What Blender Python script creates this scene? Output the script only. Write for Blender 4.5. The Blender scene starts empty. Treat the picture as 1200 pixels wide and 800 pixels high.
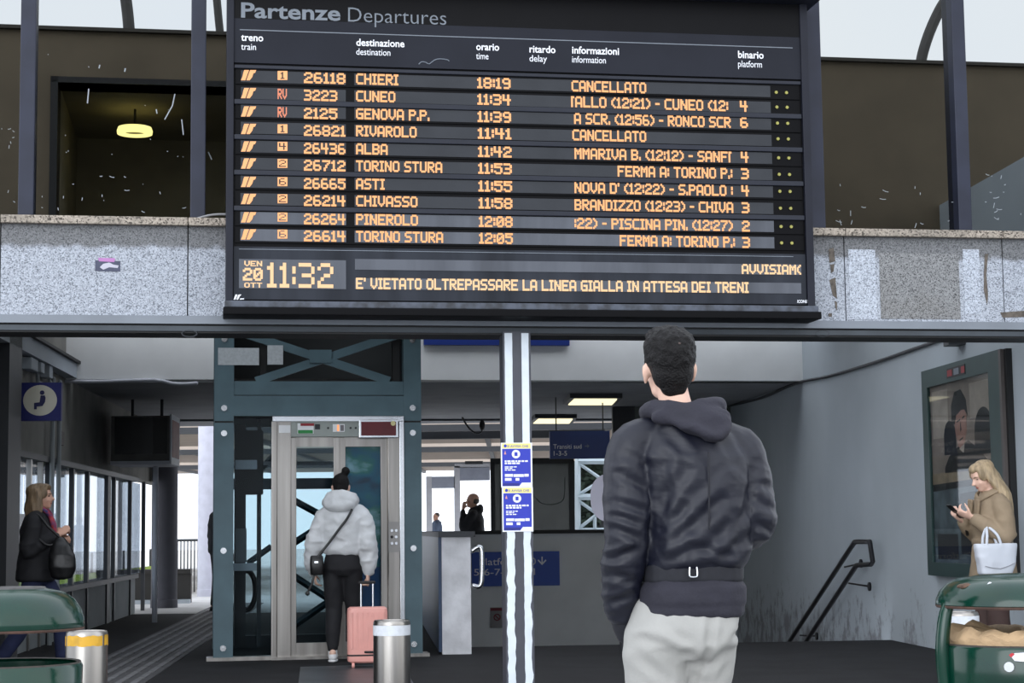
import bpy, bmesh, math, random
from mathutils import Vector, Matrix, noise
random.seed(7)
S = bpy.context.scene
COL = S.collection
V = Vector

# ------------------------------------------------------------------ camera
F = 2150.0                       # focal length in pixels of a 1200 px wide frame
CAM_H = 1.12
PITCH, ROLL = math.radians(5.88), 0.0115
up_c = V((-math.sin(ROLL)*math.cos(PITCH), math.cos(ROLL)*math.cos(PITCH), -math.sin(PITCH)))
fw_c = V((0, 0, -1))
y_c = (fw_c - up_c*fw_c.dot(up_c)).normalized()
x_c = y_c.cross(up_c)
RWC = Matrix((x_c, y_c, up_c))   # camera coordinates to world
CAM = V((0, 0, CAM_H))
cd = bpy.data.cameras.new('camera')
cd.sensor_fit = 'HORIZONTAL'; cd.sensor_width = 36.0; cd.lens = 36.0*F/1200
cd.clip_start = 0.1; cd.clip_end = 400
cam = bpy.data.objects.new('camera', cd); COL.objects.link(cam)
cam.matrix_world = Matrix.Translation(CAM) @ RWC.to_4x4()
S.camera = cam

# ------------------------------------------------------------------ sky and exposure
w = bpy.data.worlds.new('overcast_sky'); S.world = w; w.use_nodes = True
nt = w.node_tree; nt.nodes.clear()
o_ = nt.nodes.new('ShaderNodeOutputWorld'); b_ = nt.nodes.new('ShaderNodeBackground')
tc = nt.nodes.new('ShaderNodeTexCoord'); nz = nt.nodes.new('ShaderNodeTexNoise'); cr = nt.nodes.new('ShaderNodeValToRGB')
nz.inputs['Scale'].default_value = 1.6; nz.inputs['Detail'].default_value = 4
cr.color_ramp.elements[0].position = .3; cr.color_ramp.elements[0].color = (.80, .87, 1.0, 1)
cr.color_ramp.elements[1].position = .7; cr.color_ramp.elements[1].color = (.94, .97, 1.0, 1)
nt.links.new(tc.outputs['Generated'], nz.inputs['Vector']); nt.links.new(nz.outputs['Fac'], cr.inputs['Fac'])
nt.links.new(cr.outputs['Color'], b_.inputs['Color']); nt.links.new(b_.outputs['Background'], o_.inputs['Surface'])
b_.inputs['Strength'].default_value = 2.1
sl_ = bpy.data.lights.new('veiled_sun', 'SUN'); sl_.energy = 1.5; sl_.angle = math.radians(46); sl_.color = (.94, .97, 1.0)   # sun behind thin cloud, low over the forecourt
so = bpy.data.objects.new('veiled_sun', sl_); COL.objects.link(so); so.location = (-6, -12, 6)
so.rotation_euler = V((.42, 1.0, -math.tan(math.radians(13))*1.08)).to_track_quat('-Z', 'Y').to_euler()
S.view_settings.view_transform = 'Standard'
S.view_settings.look = 'None'
S.view_settings.gamma = 1.0
S.view_settings.use_curve_mapping = False
S.view_settings.exposure = 0.0
S.cycles.max_bounces = 10
S.cycles.transparent_max_bounces = 24

# ------------------------------------------------------------------ materials
def lin(c):
    f = lambda x: x/12.92 if x <= .04045 else ((x+.055)/1.055)**2.4
    return tuple(f(x/255.0) for x in c)
MATS = {}
def mat(name, rgb, rough=.6, metal=0, var=.12, scale=6, bump=0, spec=.5, stretch=(1, 1, 1), bscale=None, rgb2=None, coat=0):
    """principled material: colour broken up by noise, optional bump"""
    if name in MATS: return MATS[name]
    m = bpy.data.materials.new(name); MATS[name] = m; m.use_nodes = True
    t = m.node_tree; p = t.nodes['Principled BSDF']
    c = lin(rgb)
    c2 = lin(rgb2) if rgb2 else tuple(x*(1-var) for x in c)
    tc = t.nodes.new('ShaderNodeTexCoord'); mp = t.nodes.new('ShaderNodeMapping'); mp.inputs['Scale'].default_value = stretch
    n = t.nodes.new('ShaderNodeTexNoise'); n.inputs['Scale'].default_value = scale; n.inputs['Detail'].default_value = 6
    r = t.nodes.new('ShaderNodeValToRGB')
    r.color_ramp.elements[0].position = .35; r.color_ramp.elements[0].color = (*c2, 1)
    r.color_ramp.elements[1].position = .62; r.color_ramp.elements[1].color = (*c, 1)
    t.links.new(tc.outputs['Object'], mp.inputs['Vector']); t.links.new(mp.outputs['Vector'], n.inputs['Vector'])
    t.links.new(n.outputs['Fac'], r.inputs['Fac']); t.links.new(r.outputs['Color'], p.inputs['Base Color'])
    p.inputs['Roughness'].default_value = rough; p.inputs['Metallic'].default_value = metal
    p.inputs['Specular IOR Level'].default_value = spec; p.inputs['Coat Weight'].default_value = coat
    if bump:
        n2 = t.nodes.new('ShaderNodeTexNoise'); n2.inputs['Scale'].default_value = bscale or scale*4; n2.inputs['Detail'].default_value = 5
        b = t.nodes.new('ShaderNodeBump'); b.inputs['Strength'].default_value = bump; b.inputs['Distance'].default_value = .02
        t.links.new(mp.outputs['Vector'], n2.inputs['Vector']); t.links.new(n2.outputs['Fac'], b.inputs['Height'])
        t.links.new(b.outputs['Normal'], p.inputs['Normal'])
    return m
def emit(name, rgb, strength):
    if name in MATS: return MATS[name]
    m = bpy.data.materials.new(name); MATS[name] = m; m.use_nodes = True
    p = m.node_tree.nodes['Principled BSDF']
    p.inputs['Base Color'].default_value = (.05, .05, .05, 1)
    p.inputs['Emission Color'].default_value = (*rgb, 1); p.inputs['Emission Strength'].default_value = strength
    return m
def glass(name, tint, refl=1.0, rough=.02, dirt=0.0, dirt_rgb=(150, 155, 160), dscale=5):
    """thin architectural glass: tinted transparency, mirror by Fresnel, optional dirt film"""
    if name in MATS: return MATS[name]
    m = bpy.data.materials.new(name); MATS[name] = m; m.use_nodes = True
    t = m.node_tree; t.nodes.clear()
    out = t.nodes.new('ShaderNodeOutputMaterial'); tr = t.nodes.new('ShaderNodeBsdfTransparent'); gl = t.nodes.new('ShaderNodeBsdfGlossy')
    tr.inputs['Color'].default_value = (*tint, 1); gl.inputs['Roughness'].default_value = rough
    gl.inputs['Color'].default_value = (.95, .97, 1, 1)
    fr = t.nodes.new('ShaderNodeFresnel'); fr.inputs['IOR'].default_value = 1.0 + .45*refl
    mx = t.nodes.new('ShaderNodeMixShader')
    ge = t.nodes.new('ShaderNodeNewGeometry'); io = t.nodes.new('ShaderNodeMapRange'); ior = 1.0+.45*refl   # same index from both sides of a thin pane
    io.inputs[3].default_value = ior; io.inputs[4].default_value = 1/ior
    t.links.new(ge.outputs['Backfacing'], io.inputs[0]); t.links.new(io.outputs[0], fr.inputs['IOR'])
    t.links.new(fr.outputs['Fac'], mx.inputs['Fac']); t.links.new(tr.outputs[0], mx.inputs[1]); t.links.new(gl.outputs[0], mx.inputs[2])
    last = mx
    if dirt:
        df = t.nodes.new('ShaderNodeBsdfDiffuse'); df.inputs['Color'].default_value = (*lin(dirt_rgb), 1)
        tc = t.nodes.new('ShaderNodeTexCoord'); n = t.nodes.new('ShaderNodeTexNoise'); n.inputs['Scale'].default_value = dscale; n.inputs['Detail'].default_value = 9
        n.inputs['Roughness'].default_value = .7
        r = t.nodes.new('ShaderNodeValToRGB'); r.color_ramp.elements[0].position = .45; r.color_ramp.elements[1].position = .8
        r.color_ramp.elements[1].color = (dirt, dirt, dirt, 1); r.color_ramp.elements[0].color = (dirt*.18,)*3+(1,)
        t.links.new(tc.outputs['Object'], n.inputs['Vector']); t.links.new(n.outputs['Fac'], r.inputs['Fac'])
        m2 = t.nodes.new('ShaderNodeMixShader'); t.links.new(r.outputs['Color'], m2.inputs['Fac'])
        t.links.new(mx.outputs[0], m2.inputs[1]); t.links.new(df.outputs[0], m2.inputs[2]); last = m2
    t.links.new(last.outputs[0], out.inputs['Surface'])
    return m
def granite(name, base, dark, scale=95, stain=0.0, stain_rgb=(95, 90, 82), grime_from=None):
    if name in MATS: return MATS[name]
    m = bpy.data.materials.new(name); MATS[name] = m; m.use_nodes = True
    t = m.node_tree; p = t.nodes['Principled BSDF']; p.inputs['Roughness'].default_value = .65
    tc = t.nodes.new('ShaderNodeTexCoord'); vo = t.nodes.new('ShaderNodeTexVoronoi'); vo.inputs['Scale'].default_value = scale
    sp = t.nodes.new('ShaderNodeSeparateColor'); r = t.nodes.new('ShaderNodeValToRGB'); r.color_ramp.interpolation = 'CONSTANT'
    e = r.color_ramp.elements
    e[0].position = 0; e[0].color = (*lin(dark), 1)
    e[1].position = .14; e[1].color = (*lin(tuple(.55*a+.45*b for a, b in zip(base, dark))), 1)
    x = e.new(.34); x.color = (*lin(base), 1)
    x = e.new(.8); x.color = (*lin(tuple(min(255, a*1.12) for a in base)), 1)
    t.links.new(tc.outputs['Object'], vo.inputs['Vector']); t.links.new(vo.outputs['Color'], sp.inputs['Color'])
    t.links.new(sp.outputs['Red'], r.inputs['Fac'])
    n = t.nodes.new('ShaderNodeTexNoise'); n.inputs['Scale'].default_value = 3.5; n.inputs['Detail'].default_value = 6
    r2 = t.nodes.new('ShaderNodeValToRGB'); r2.color_ramp.elements[0].position = .5; r2.color_ramp.elements[1].position = .75
    r2.color_ramp.elements[1].color = (stain, stain, stain, 1)
    mx = t.nodes.new('ShaderNodeMix'); mx.data_type = 'RGBA'
    t.links.new(tc.outputs['Object'], n.inputs['Vector']); t.links.new(n.outputs['Fac'], r2.inputs['Fac'])
    t.links.new(r2.outputs['Color'], mx.inputs[0]); t.links.new(r.outputs['Color'], mx.inputs[6]); mx.inputs[7].default_value = (*lin(stain_rgb), 1)
    last = mx.outputs[2]
    if grime_from:      # a line of weather grime under the sill, ragged at its lower edge
        sx = t.nodes.new('ShaderNodeSeparateXYZ'); n3 = t.nodes.new('ShaderNodeTexNoise'); n3.inputs['Scale'].default_value = 9; n3.inputs['Detail'].default_value = 7
        ma = t.nodes.new('ShaderNodeMath'); ma.operation = 'MULTIPLY_ADD'; ma.inputs[1].default_value = .09
        mr = t.nodes.new('ShaderNodeMapRange'); mr.interpolation_type = 'SMOOTHSTEP'; mr.inputs[1].default_value = grime_from+.03; mr.inputs[2].default_value = grime_from+.075; mr.inputs[4].default_value = .8
        m3 = t.nodes.new('ShaderNodeMix'); m3.data_type = 'RGBA'; m3.blend_type = 'MULTIPLY'; m3.inputs[7].default_value = (.26, .235, .20, 1)
        t.links.new(tc.outputs['Object'], sx.inputs[0]); t.links.new(tc.outputs['Object'], n3.inputs['Vector']); t.links.new(n3.outputs['Fac'], ma.inputs[0]); t.links.new(sx.outputs['Z'], ma.inputs[2])
        t.links.new(ma.outputs[0], mr.inputs[0]); t.links.new(mr.outputs[0], m3.inputs[0]); t.links.new(last, m3.inputs[6]); last = m3.outputs[2]
    t.links.new(last, p.inputs['Base Color'])
    return m

# ------------------------------------------------------------------ projection and frames
def ray(px, py):
    return RWC @ V(((px-600)/F, (400-py)/F, -1))
def at(px, py, Y):
    r = ray(px, py); return CAM + r*(Y/r.y)
def ground(px, py, z=0.0):
    r = ray(px, py); return CAM + r*((z-CAM_H)/r.z)
def onplane(px, py, p0, n):
    r = ray(px, py); return CAM + r*((p0-CAM).dot(n)/r.dot(n))
class Frame:
    """local axes: u to the right, v up, w towards the viewer"""
    def __init__(s, origin, ang):
        s.o = V(origin); s.u = V((math.cos(ang), math.sin(ang), 0)); s.v = V((0, 0, 1)); s.w = V((math.sin(ang), -math.cos(ang), 0))
    def p(s, u, v, w=0): return s.o + s.u*u + s.v*v + s.w*w
    def uv(s, px, py, w=0):
        q = onplane(px, py, s.o + s.w*w, s.w) - s.o
        return q.dot(s.u), q.z
TH = math.radians(9.5)
FAC = Frame((.05, 12.5, 0), TH)                    # the station front
DV = V((-.079, 1, 0)).normalized()                 # direction in which the passage runs
IDENT = Frame((0, 0, 0), 0)

# ------------------------------------------------------------------ mesh helpers
def bx(bm, fr, u0, u1, v0, v1, w0, w1, bev=0):
    vs = [bm.verts.new(fr.p(u, v, w)) for w in (w0, w1) for v in (v0, v1) for u in (u0, u1)]
    q = [(0, 1, 3, 2), (4, 6, 7, 5), (0, 4, 5, 1), (2, 3, 7, 6), (0, 2, 6, 4), (1, 5, 7, 3)]
    fs = [bm.faces.new([vs[i] for i in f]) for f in q]
    bmesh.ops.recalc_face_normals(bm, faces=fs)
    if bev:
        es = list({e for f in fs for e in f.edges})
        bmesh.ops.bevel(bm, geom=es, offset=bev, segments=2, affect='EDGES', profile=.6)
def prism(bm, fr, poly, w0, w1):
    """closed outline in (u,v), extruded from w0 to w1"""
    a = [bm.verts.new(fr.p(u, v, w0)) for u, v in poly]; b = [bm.verts.new(fr.p(u, v, w1)) for u, v in poly]
    n = len(poly)
    fs = [bm.faces.new(a), bm.faces.new(b)] + [bm.faces.new((a[i], a[(i+1) % n], b[(i+1) % n], b[i])) for i in range(n)]
    bmesh.ops.recalc_face_normals(bm, faces=fs)
def smoothpts(pts, rad, k=3):
    """Catmull-Rom refinement of a chain with radii (scalars or pairs)"""
    P = [V(p) for p in pts]; R = [V((r, r)) if not hasattr(r, '__len__') else V(r) for r in rad]
    if k <= 1 or len(P) < 3: return P, R
    op, orr = [], []
    n = len(P)
    for i in range(n-1):
        a, b, c, d = max(i-1, 0), i, i+1, min(i+2, n-1)
        for j in range(k):
            t = j/k
            f = lambda X: .5*((2*X[b]) + (X[c]-X[a])*t + (2*X[a]-5*X[b]+4*X[c]-X[d])*t*t + (3*X[b]-X[a]-3*X[c]+X[d])*t**3)
            op.append(f(P)); orr.append(f(R))
    op.append(P[-1]); orr.append(R[-1])
    return op, orr
def tube(bm, pts, rad, n=12, k=3, caps=True, ref=None):
    """round-ended tapering tube; ref = direction of the first radius of each pair"""
    if not hasattr(rad, '__len__'): rad = [rad]*len(pts)
    P, R = smoothpts(pts, rad, k)
    if caps:
        d0 = (P[0]-P[1]).normalized(); d1 = (P[-1]-P[-2]).normalized(); r0, r1 = R[0], R[-1]
        pre = [(P[0]+d0*max(r0)*s, r0*c) for s, c in ((.97, .25), (.75, .66), (.4, .92))]
        post = [(P[-1]+d1*max(r1)*s, r1*c) for s, c in ((.4, .92), (.75, .66), (.97, .25))]
        P = [a for a, _ in pre]+P+[a for a, _ in post]; R = [b for _, b in pre]+R+[b for _, b in post]
    N = len(P); T = [((P[min(i+1, N-1)]-P[max(i-1, 0)])).normalized() for i in range(N)]
    x = V(ref) if ref else (V((1, 0, 0)) if abs(T[0].x) < .8 else V((0, 1, 0)))
    x = (x-T[0]*x.dot(T[0])).normalized()
    rings = []
    for i in range(N):
        x = (x-T[i]*x.dot(T[i])).normalized(); y = T[i].cross(x)
        rings.append([bm.verts.new(P[i]+x*(math.cos(a)*R[i][0])+y*(math.sin(a)*R[i][1])) for a in [2*math.pi*j/n for j in range(n)]])
    for i in range(N-1):
        for j in range(n):
            bm.faces.new((rings[i][j], rings[i][(j+1) % n], rings[i+1][(j+1) % n], rings[i+1][j]))
    bm.faces.new(list(reversed(rings[0]))); bm.faces.new(rings[-1])
def ball(bm, c, r, rot=None, sub=3):
    if not hasattr(r, '__len__'): r = (r, r, r)
    M = Matrix.Translation(V(c)) @ (rot.to_4x4() if rot else Matrix()) @ Matrix.Diagonal((*r, 1))
    bmesh.ops.create_icosphere(bm, subdivisions=sub, radius=1, matrix=M)
def loft(bm, rings, n=28):
    """rings: (cx, cy, cz, rx, ry[, power]) stacked upwards; rounded superellipses, closed at both ends"""
    rs = []
    for r in rings:
        cx, cy, cz, rx, ry = r[:5]; p = r[5] if len(r) > 5 else 2.3
        ring = []
        for j in range(n):
            a = 2*math.pi*j/n; c, s = math.cos(a), math.sin(a)
            ring.append(bm.verts.new((cx+rx*math.copysign(abs(c)**(2/p), c), cy+ry*math.copysign(abs(s)**(2/p), s), cz)))
        rs.append(ring)
    for i in range(len(rs)-1):
        for j in range(n): bm.faces.new((rs[i][j], rs[i][(j+1) % n], rs[i+1][(j+1) % n], rs[i+1][j]))
    bm.faces.new(list(reversed(rs[0]))); bm.faces.new(rs[-1])
def lathe(bm, c, prof, n=32, axis=None):
    """profile of (radius, height) turned about the vertical through c; closed where the radius is 0"""
    c = V(c); rings = []
    for r, h in prof:
        if r < 1e-6: rings.append([bm.verts.new(c+V((0, 0, h)))])
        else: rings.append([bm.verts.new(c+V((r*math.cos(2*math.pi*j/n), r*math.sin(2*math.pi*j/n), h))) for j in range(n)])
    for a, b in zip(rings, rings[1:]):
        for j in range(n):
            k = (j+1) % n
            if len(a) == 1 and len(b) == 1: continue
            if len(a) == 1: bm.faces.new((a[0], b[k], b[j]))
            elif len(b) == 1: bm.faces.new((a[j], a[k], b[0]))
            else: bm.faces.new((a[j], a[k], b[k], b[j]))
def disc(bm, c, r, nrm, thick, n=24):
    z = V(nrm).normalized(); M = Matrix.Translation(V(c)) @ z.to_track_quat('Z', 'Y').to_matrix().to_4x4()
    bmesh.ops.create_cone(bm, cap_ends=True, segments=n, radius1=r, radius2=r, depth=thick, matrix=M)

BASE = {}
def tag(o, label=None, cat=None, group=None, kind=None):
    for k, v in (('label', label), ('category', cat), ('group', group), ('kind', kind)):
        if v: o[k] = v
    return o
def thing(name, label, cat, loc, rz=0, group=None):
    o = bpy.data.objects.new(name, None); COL.objects.link(o); o.empty_display_size = .1
    o.location = V(loc); o.rotation_euler = (0, 0, rz)
    BASE[o] = Matrix.Translation(V(loc)) @ Matrix.Rotation(rz, 4, 'Z')
    return tag(o, label, cat, group)
def obj(name, bm, m, parent=None, local=False, smooth=None, kind=None, label=None, keep=False):
    """link bm as ONE mesh object; local: coordinates are already the parent's"""
    bmesh.ops.recalc_face_normals(bm, faces=bm.faces) if not keep else None
    me = bpy.data.meshes.new(name)
    if parent is not None: M = BASE[parent]
    else:
        xs = [v.co for v in bm.verts]
        lo = V([min(c[i] for c in xs) for i in range(3)]); hi = V([max(c[i] for c in xs) for i in range(3)])
        M = Matrix.Translation(V(((lo.x+hi.x)/2, (lo.y+hi.y)/2, lo.z)))
    if not local: bm.transform(M.inverted())
    bm.to_mesh(me); bm.free()
    if smooth is not None:
        me.polygons.foreach_set('use_smooth', [True]*len(me.polygons))
        if smooth < 180: me.set_sharp_from_angle(angle=math.radians(smooth))
    me.materials.append(m)
    o = bpy.data.objects.new(name, me); COL.objects.link(o)
    if parent is not None: o.parent = parent
    else: o.location = M.translation
    BASE[o] = M
    if kind: o['kind'] = kind
    if label: o['label'] = label
    return o
def box(name, m, parent, fr, u0, u1, v0, v1, w0, w1, bev=0, **k):
    bm = bmesh.new(); bx(bm, fr, u0, u1, v0, v1, w0, w1, bev); return obj(name, bm, m, parent, **k)
def struct(name, bm, m, parent=None, **k): return obj(name, bm, m, parent, kind='structure', **k)
def group_struct(name, loc):
    o = bpy.data.objects.new(name, None); COL.objects.link(o); o.location = V(loc); BASE[o] = Matrix.Translation(V(loc)); o['kind'] = 'structure'; return o

def text_bm(s, bold=0.0):
    cu = bpy.data.curves.new('t', 'FONT'); cu.body = s; cu.offset = bold; cu.resolution_u = 3
    to = bpy.data.objects.new('t', cu); COL.objects.link(to); bpy.context.view_layer.update()
    me = bpy.data.meshes.new_from_object(to.evaluated_get(bpy.context.evaluated_depsgraph_get()))
    bpy.data.objects.remove(to); bpy.data.curves.remove(cu)
    return me
def text_on(bm, s, fr, u0, u1, vb, cap, w, bold=0.0):
    """write s from u0 to u1 with its baseline at vb and capitals 'cap' high, on the frame's plane at w"""
    me = text_bm(s, bold); xs = [v.co.x for v in me.vertices]; a, b = min(xs), max(xs)
    sx = (u1-u0)/(b-a); sy = cap/.73
    vs = [bm.verts.new(fr.p(u0+(v.co.x-a)*sx, vb+v.co.y*sy, w)) for v in me.vertices]
    for p in me.polygons:
        try: bm.faces.new([vs[i] for i in p.vertices])
        except ValueError: pass
    bpy.data.meshes.remove(me)
def text_px(bm, s, fr, x0, x1, y0, y1, capx, w, bold=0.0):
    """as text_on: y0, y1 = baseline at the left and right end (photo pixels), capx = height of capitals in pixels"""
    ua, va = fr.uv(x0, y0, w); ub, vb = fr.uv(x1, y1, w); _, vt = fr.uv(x0, y0-capx, w)
    text_on(bm, s, fr, ua, ub, (va+vb)/2, vt-va, w, bold)

# 5x7 dot-matrix letters
GL = {}
def g(ch, rows): GL[ch] = rows.split('/')
g('A','.###./#...#/#...#/#...#/#####/#...#/#...#'); g('B','####./#...#/#...#/####./#...#/#...#/####.'); g('C','.####/#..../#..../#..../#..../#..../.####')
g('D','####./#...#/#...#/#...#/#...#/#...#/####.'); g('E','#####/#..../#..../####./#..../#..../#####'); g('F','#####/#..../#..../####./#..../#..../#....')
g('G','.####/#..../#..../#.###/#...#/#...#/.####'); g('H','#...#/#...#/#...#/#####/#...#/#...#/#...#'); g('I','###/.#./.#./.#./.#./.#./###')
g('L','#..../#..../#..../#..../#..../#..../#####'); g('M','#...#/##.##/#.#.#/#.#.#/#...#/#...#/#...#'); g('N','#...#/##..#/##..#/#.#.#/#..##/#..##/#...#')
g('O','.###./#...#/#...#/#...#/#...#/#...#/.###.'); g('P','####./#...#/#...#/####./#..../#..../#....'); g('R','####./#...#/#...#/####./#.#../#..#./#...#')
g('S','.####/#..../#..../.###./....#/....#/####.'); g('T','#####/..#../..#../..#../..#../..#../..#..'); g('U','#...#/#...#/#...#/#...#/#...#/#...#/.###.')
g('V','#...#/#...#/#...#/#...#/#...#/.#.#./..#..'); g('Z','#####/....#/...#./..#../.#.../#..../#####')
g('0','.###./#...#/#..##/#.#.#/##..#/#...#/.###.'); g('1','.#./##./.#./.#./.#./.#./###'); g('2','.###./#...#/....#/..##./.#.../#..../#####')
g('3','####./....#/....#/.###./....#/....#/####.'); g('4','#..#./#..#./#..#./#####/...#./...#./...#.'); g('5','#####/#..../####./....#/....#/#...#/.###.')
g('6','.###./#..../#..../####./#...#/#...#/.###.'); g('7','#####/....#/...#./..#../..#../.#.../.#...'); g('8','.###./#...#/#...#/.###./#...#/#...#/.###.')
g('9','.###./#...#/#...#/.####/....#/....#/.###.'); g(':','./#/#/./#/#/.'); g('.','./././././#/#'); g("'",'#/#/./././././.'.replace('/./././././.','/./././.'+'/.')); g('(','..#/.#./#../#../#../.#./..#')
g(')','#../.#./..#/..#/..#/.#./#..'); g('-','.../.../.../###/.../.../...'); g('[','##/#./#./#./#./#./#.')
GL['logo'] = ['..###.####', '..##..##..', '.###.###..', '.##..##...', '###.###...', '##..##....', '######....'][:0] or ['...#######', '..##.###..', '..##.##...', '.##..##...', '.##.##....', '.##.##....', '####......']
def led(bm, chars, fr, x0, x1, yt0, yb0, yt1, yb1, w, fat=1.22):
    """dot-matrix text between x0 and x1 (photo pixels on the board's plane); yt/yb = top and bottom at its ends"""
    cols = []
    for i, ch in enumerate(chars):
        if i: cols.append('.......')
        if ch == ' ': cols += ['.......']*2; continue
        gl = GL[ch]; cols += [''.join(gl[r][c] for r in range(7)) for c in range(len(gl[0]))]
    ua, va = fr.uv(x0, (yt0+yb0)/2, w); ub, vb = fr.uv(x1, (yt1+yb1)/2, w)
    h = fr.uv(x0, yt0, w)[1]-fr.uv(x0, yb0, w)[1]; vm = (va+vb)/2
    cw = (ub-ua)/len(cols); ch_ = h/7
    for c, col in enumerate(cols):
        r = 0
        while r < 7:
            if col[r] != '#': r += 1; continue
            r2 = r
            while r2 < 7 and col[r2] == '#': r2 += 1
            uc = ua+(c+.5)*cw; t = vm+h/2-r*ch_+ch_*(fat-1)/2; b = vm+h/2-r2*ch_-ch_*(fat-1)/2; hw = cw*fat/2
            bm.faces.new([bm.verts.new(fr.p(uc+a, y, w)) for a, y in ((-hw, b), (hw, b), (hw, t), (-hw, t))])
            r = r2
# ================================================================== LARGE STRUCTURE
M_GRAN = granite('granite', (156, 161, 170), (98, 103, 111), 150, grime_from=.45)
M_GRAND = granite('granite_dirty', (122, 123, 124), (60, 60, 62), 150, stain=.3)
M_GRANW = granite('granite_washed', (168, 174, 184), (112, 117, 126), 150)
M_SILL = granite('sill_stone', (150, 140, 128), (66, 58, 50), stain=.55)
M_FLOOR = mat('asphalt', (31, 31, 33), .8, spec=.2, var=.35, scale=3, bump=.25, bscale=60)
M_WALL = mat('painted_plaster', (176, 184, 192), .8, var=.10, scale=1.2, bump=.06, bscale=30)
M_WALLD = mat('grey_plaster', (158, 164, 166), .8, var=.14, scale=1.5)
M_BAND = mat('white_paint', (236, 237, 236), .7, var=.08, scale=2)
M_CEIL = mat('ceiling_paint', (150, 152, 156), .8, var=.15, scale=2)
M_BEAM = mat('beam_metal', (118, 124, 132), .5, metal=.1, var=.12, scale=4)
M_BEAMD = mat('beam_dark', (62, 68, 74), .5, metal=.3, var=.2, scale=6)
M_BLACK = mat('black_gap', (16, 17, 19), .6)
M_MULL = mat('mullion_metal', (36, 40, 56), .45, var=.25, scale=5, spec=.3)
M_BROWN = mat('brown_wall', (104, 93, 76), .85, var=.18, scale=2)
M_BROWND = mat('dark_recess', (150, 142, 118), .85, var=.2, scale=2)
M_STEEL = mat('brushed_steel', (164, 160, 155), .3, metal=1, var=.3, scale=14, stretch=(1, 1, .04))
M_CHROME = mat('polished_steel', (205, 208, 212), .22, metal=1, var=.08)
M_TEAL = mat('teal_paint', (76, 100, 109), .42, metal=.1, var=.18, scale=4)
M_DGREY = mat('dark_grey_metal', (48, 50, 54), .5, metal=.3)
M_BLUE = mat('sign_blue', (8, 44, 124), .45, var=.06)
M_NAVY = mat('sign_navy', (8, 42, 112), .4, var=.08)
M_WHITE = mat('white_print', (232, 234, 236), .5, var=.03)
M_CONC = mat('concrete', (222, 222, 226), .85, var=.28, scale=4, bump=.2)
M_OUT = mat('platform_paving', (214, 212, 210), .8, var=.2, scale=1)

LW0, RW0 = -3.36, 5.173            # left and right wall: X = a - 0.079 Y
def lw(Y): return LW0-.079*Y
def rw(Y): return RW0-.079*Y
def poly_slab(bm, pts, z0, z1):
    prism(bm, Frame((0, 0, 0), 0), [(p[0], p[1]) for p in pts], z0, z1) if False else None
    a = [bm.verts.new((p[0], p[1], z0)) for p in pts]; b = [bm.verts.new((p[0], p[1], z1)) for p in pts]; n = len(pts)
    fs = [bm.faces.new(a), bm.faces.new(b)]+[bm.faces.new((a[i], a[(i+1) % n], b[(i+1) % n], b[i])) for i in range(n)]
    bmesh.ops.recalc_face_normals(bm, faces=fs)
# --- floor: forecourt and hall, the stairwell left open on the right
EDGE = lambda x: 18.02+(x+.4)*.09                  # top edge of the stairs
PX0 = -.36                                          # right face of the parapet at Y=17
def pxl(Y): return PX0-.079*(Y-17)
bm = bmesh.new()
poly_slab(bm, [(-14, 10), (14, 10), (14, 18.2), (rw(18.4)+.3, EDGE(4)), (pxl(18.1), EDGE(pxl(18.1))), (pxl(18.1), 18.1), (pxl(26.3), 26.3), (lw(26.3)-4, 26.3), (-14, 18.2)], -.25, 0)
struct('floor', bm, M_FLOOR)
bm = bmesh.new(); poly_slab(bm, [(-40, -40), (40, -40), (40, 10), (-40, 10)], -.25, 0); struct('floor_forecourt', bm, mat('forecourt_paving', (150, 150, 150), .8, var=.2, scale=1))
bm = bmesh.new(); poly_slab(bm, [(-40, 26.3), (40, 26.3), (60, 130), (-60, 130)], -.3, 0); struct('floor', bm, M_OUT)
# --- tactile strip: two rows of paving slabs with raised ribs
tp = group_struct('trim_tactile', (-2.6, 18, 0))
TW = .74
tl = lambda Y: (ground(129, 767)-ground(129, 767)).x + (ground(129, 767).x - .079*(Y-ground(129, 767).y))
rib = None
M_TAC = mat('tactile_slab', (66, 66, 68), .7, var=.25, scale=5)
M_TACR = mat('tactile_rib', (104, 104, 106), .6, var=.25, scale=5)
for i in range(28):
    Y0 = 12.6+i*.62; bm = bmesh.new()
    q = [(tl(Y0), Y0), (tl(Y0)+TW, Y0), (tl(Y0+.6)+TW, Y0+.6), (tl(Y0+.6), Y0+.6)]
    poly_slab(bm, q, 0, .008)
    sl = obj('paving_slab', bm, M_TAC, tp)
    bm = bmesh.new()
    for k in range(6):
        a = .05+k*.118
        poly_slab(bm, [(tl(Y0)+a, Y0+.02), (tl(Y0)+a+.05, Y0+.02), (tl(Y0+.58)+a+.05, Y0+.58), (tl(Y0+.58)+a, Y0+.58)], .008, .016)
    obj('raised_ribs', bm, M_TACR, sl)

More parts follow.
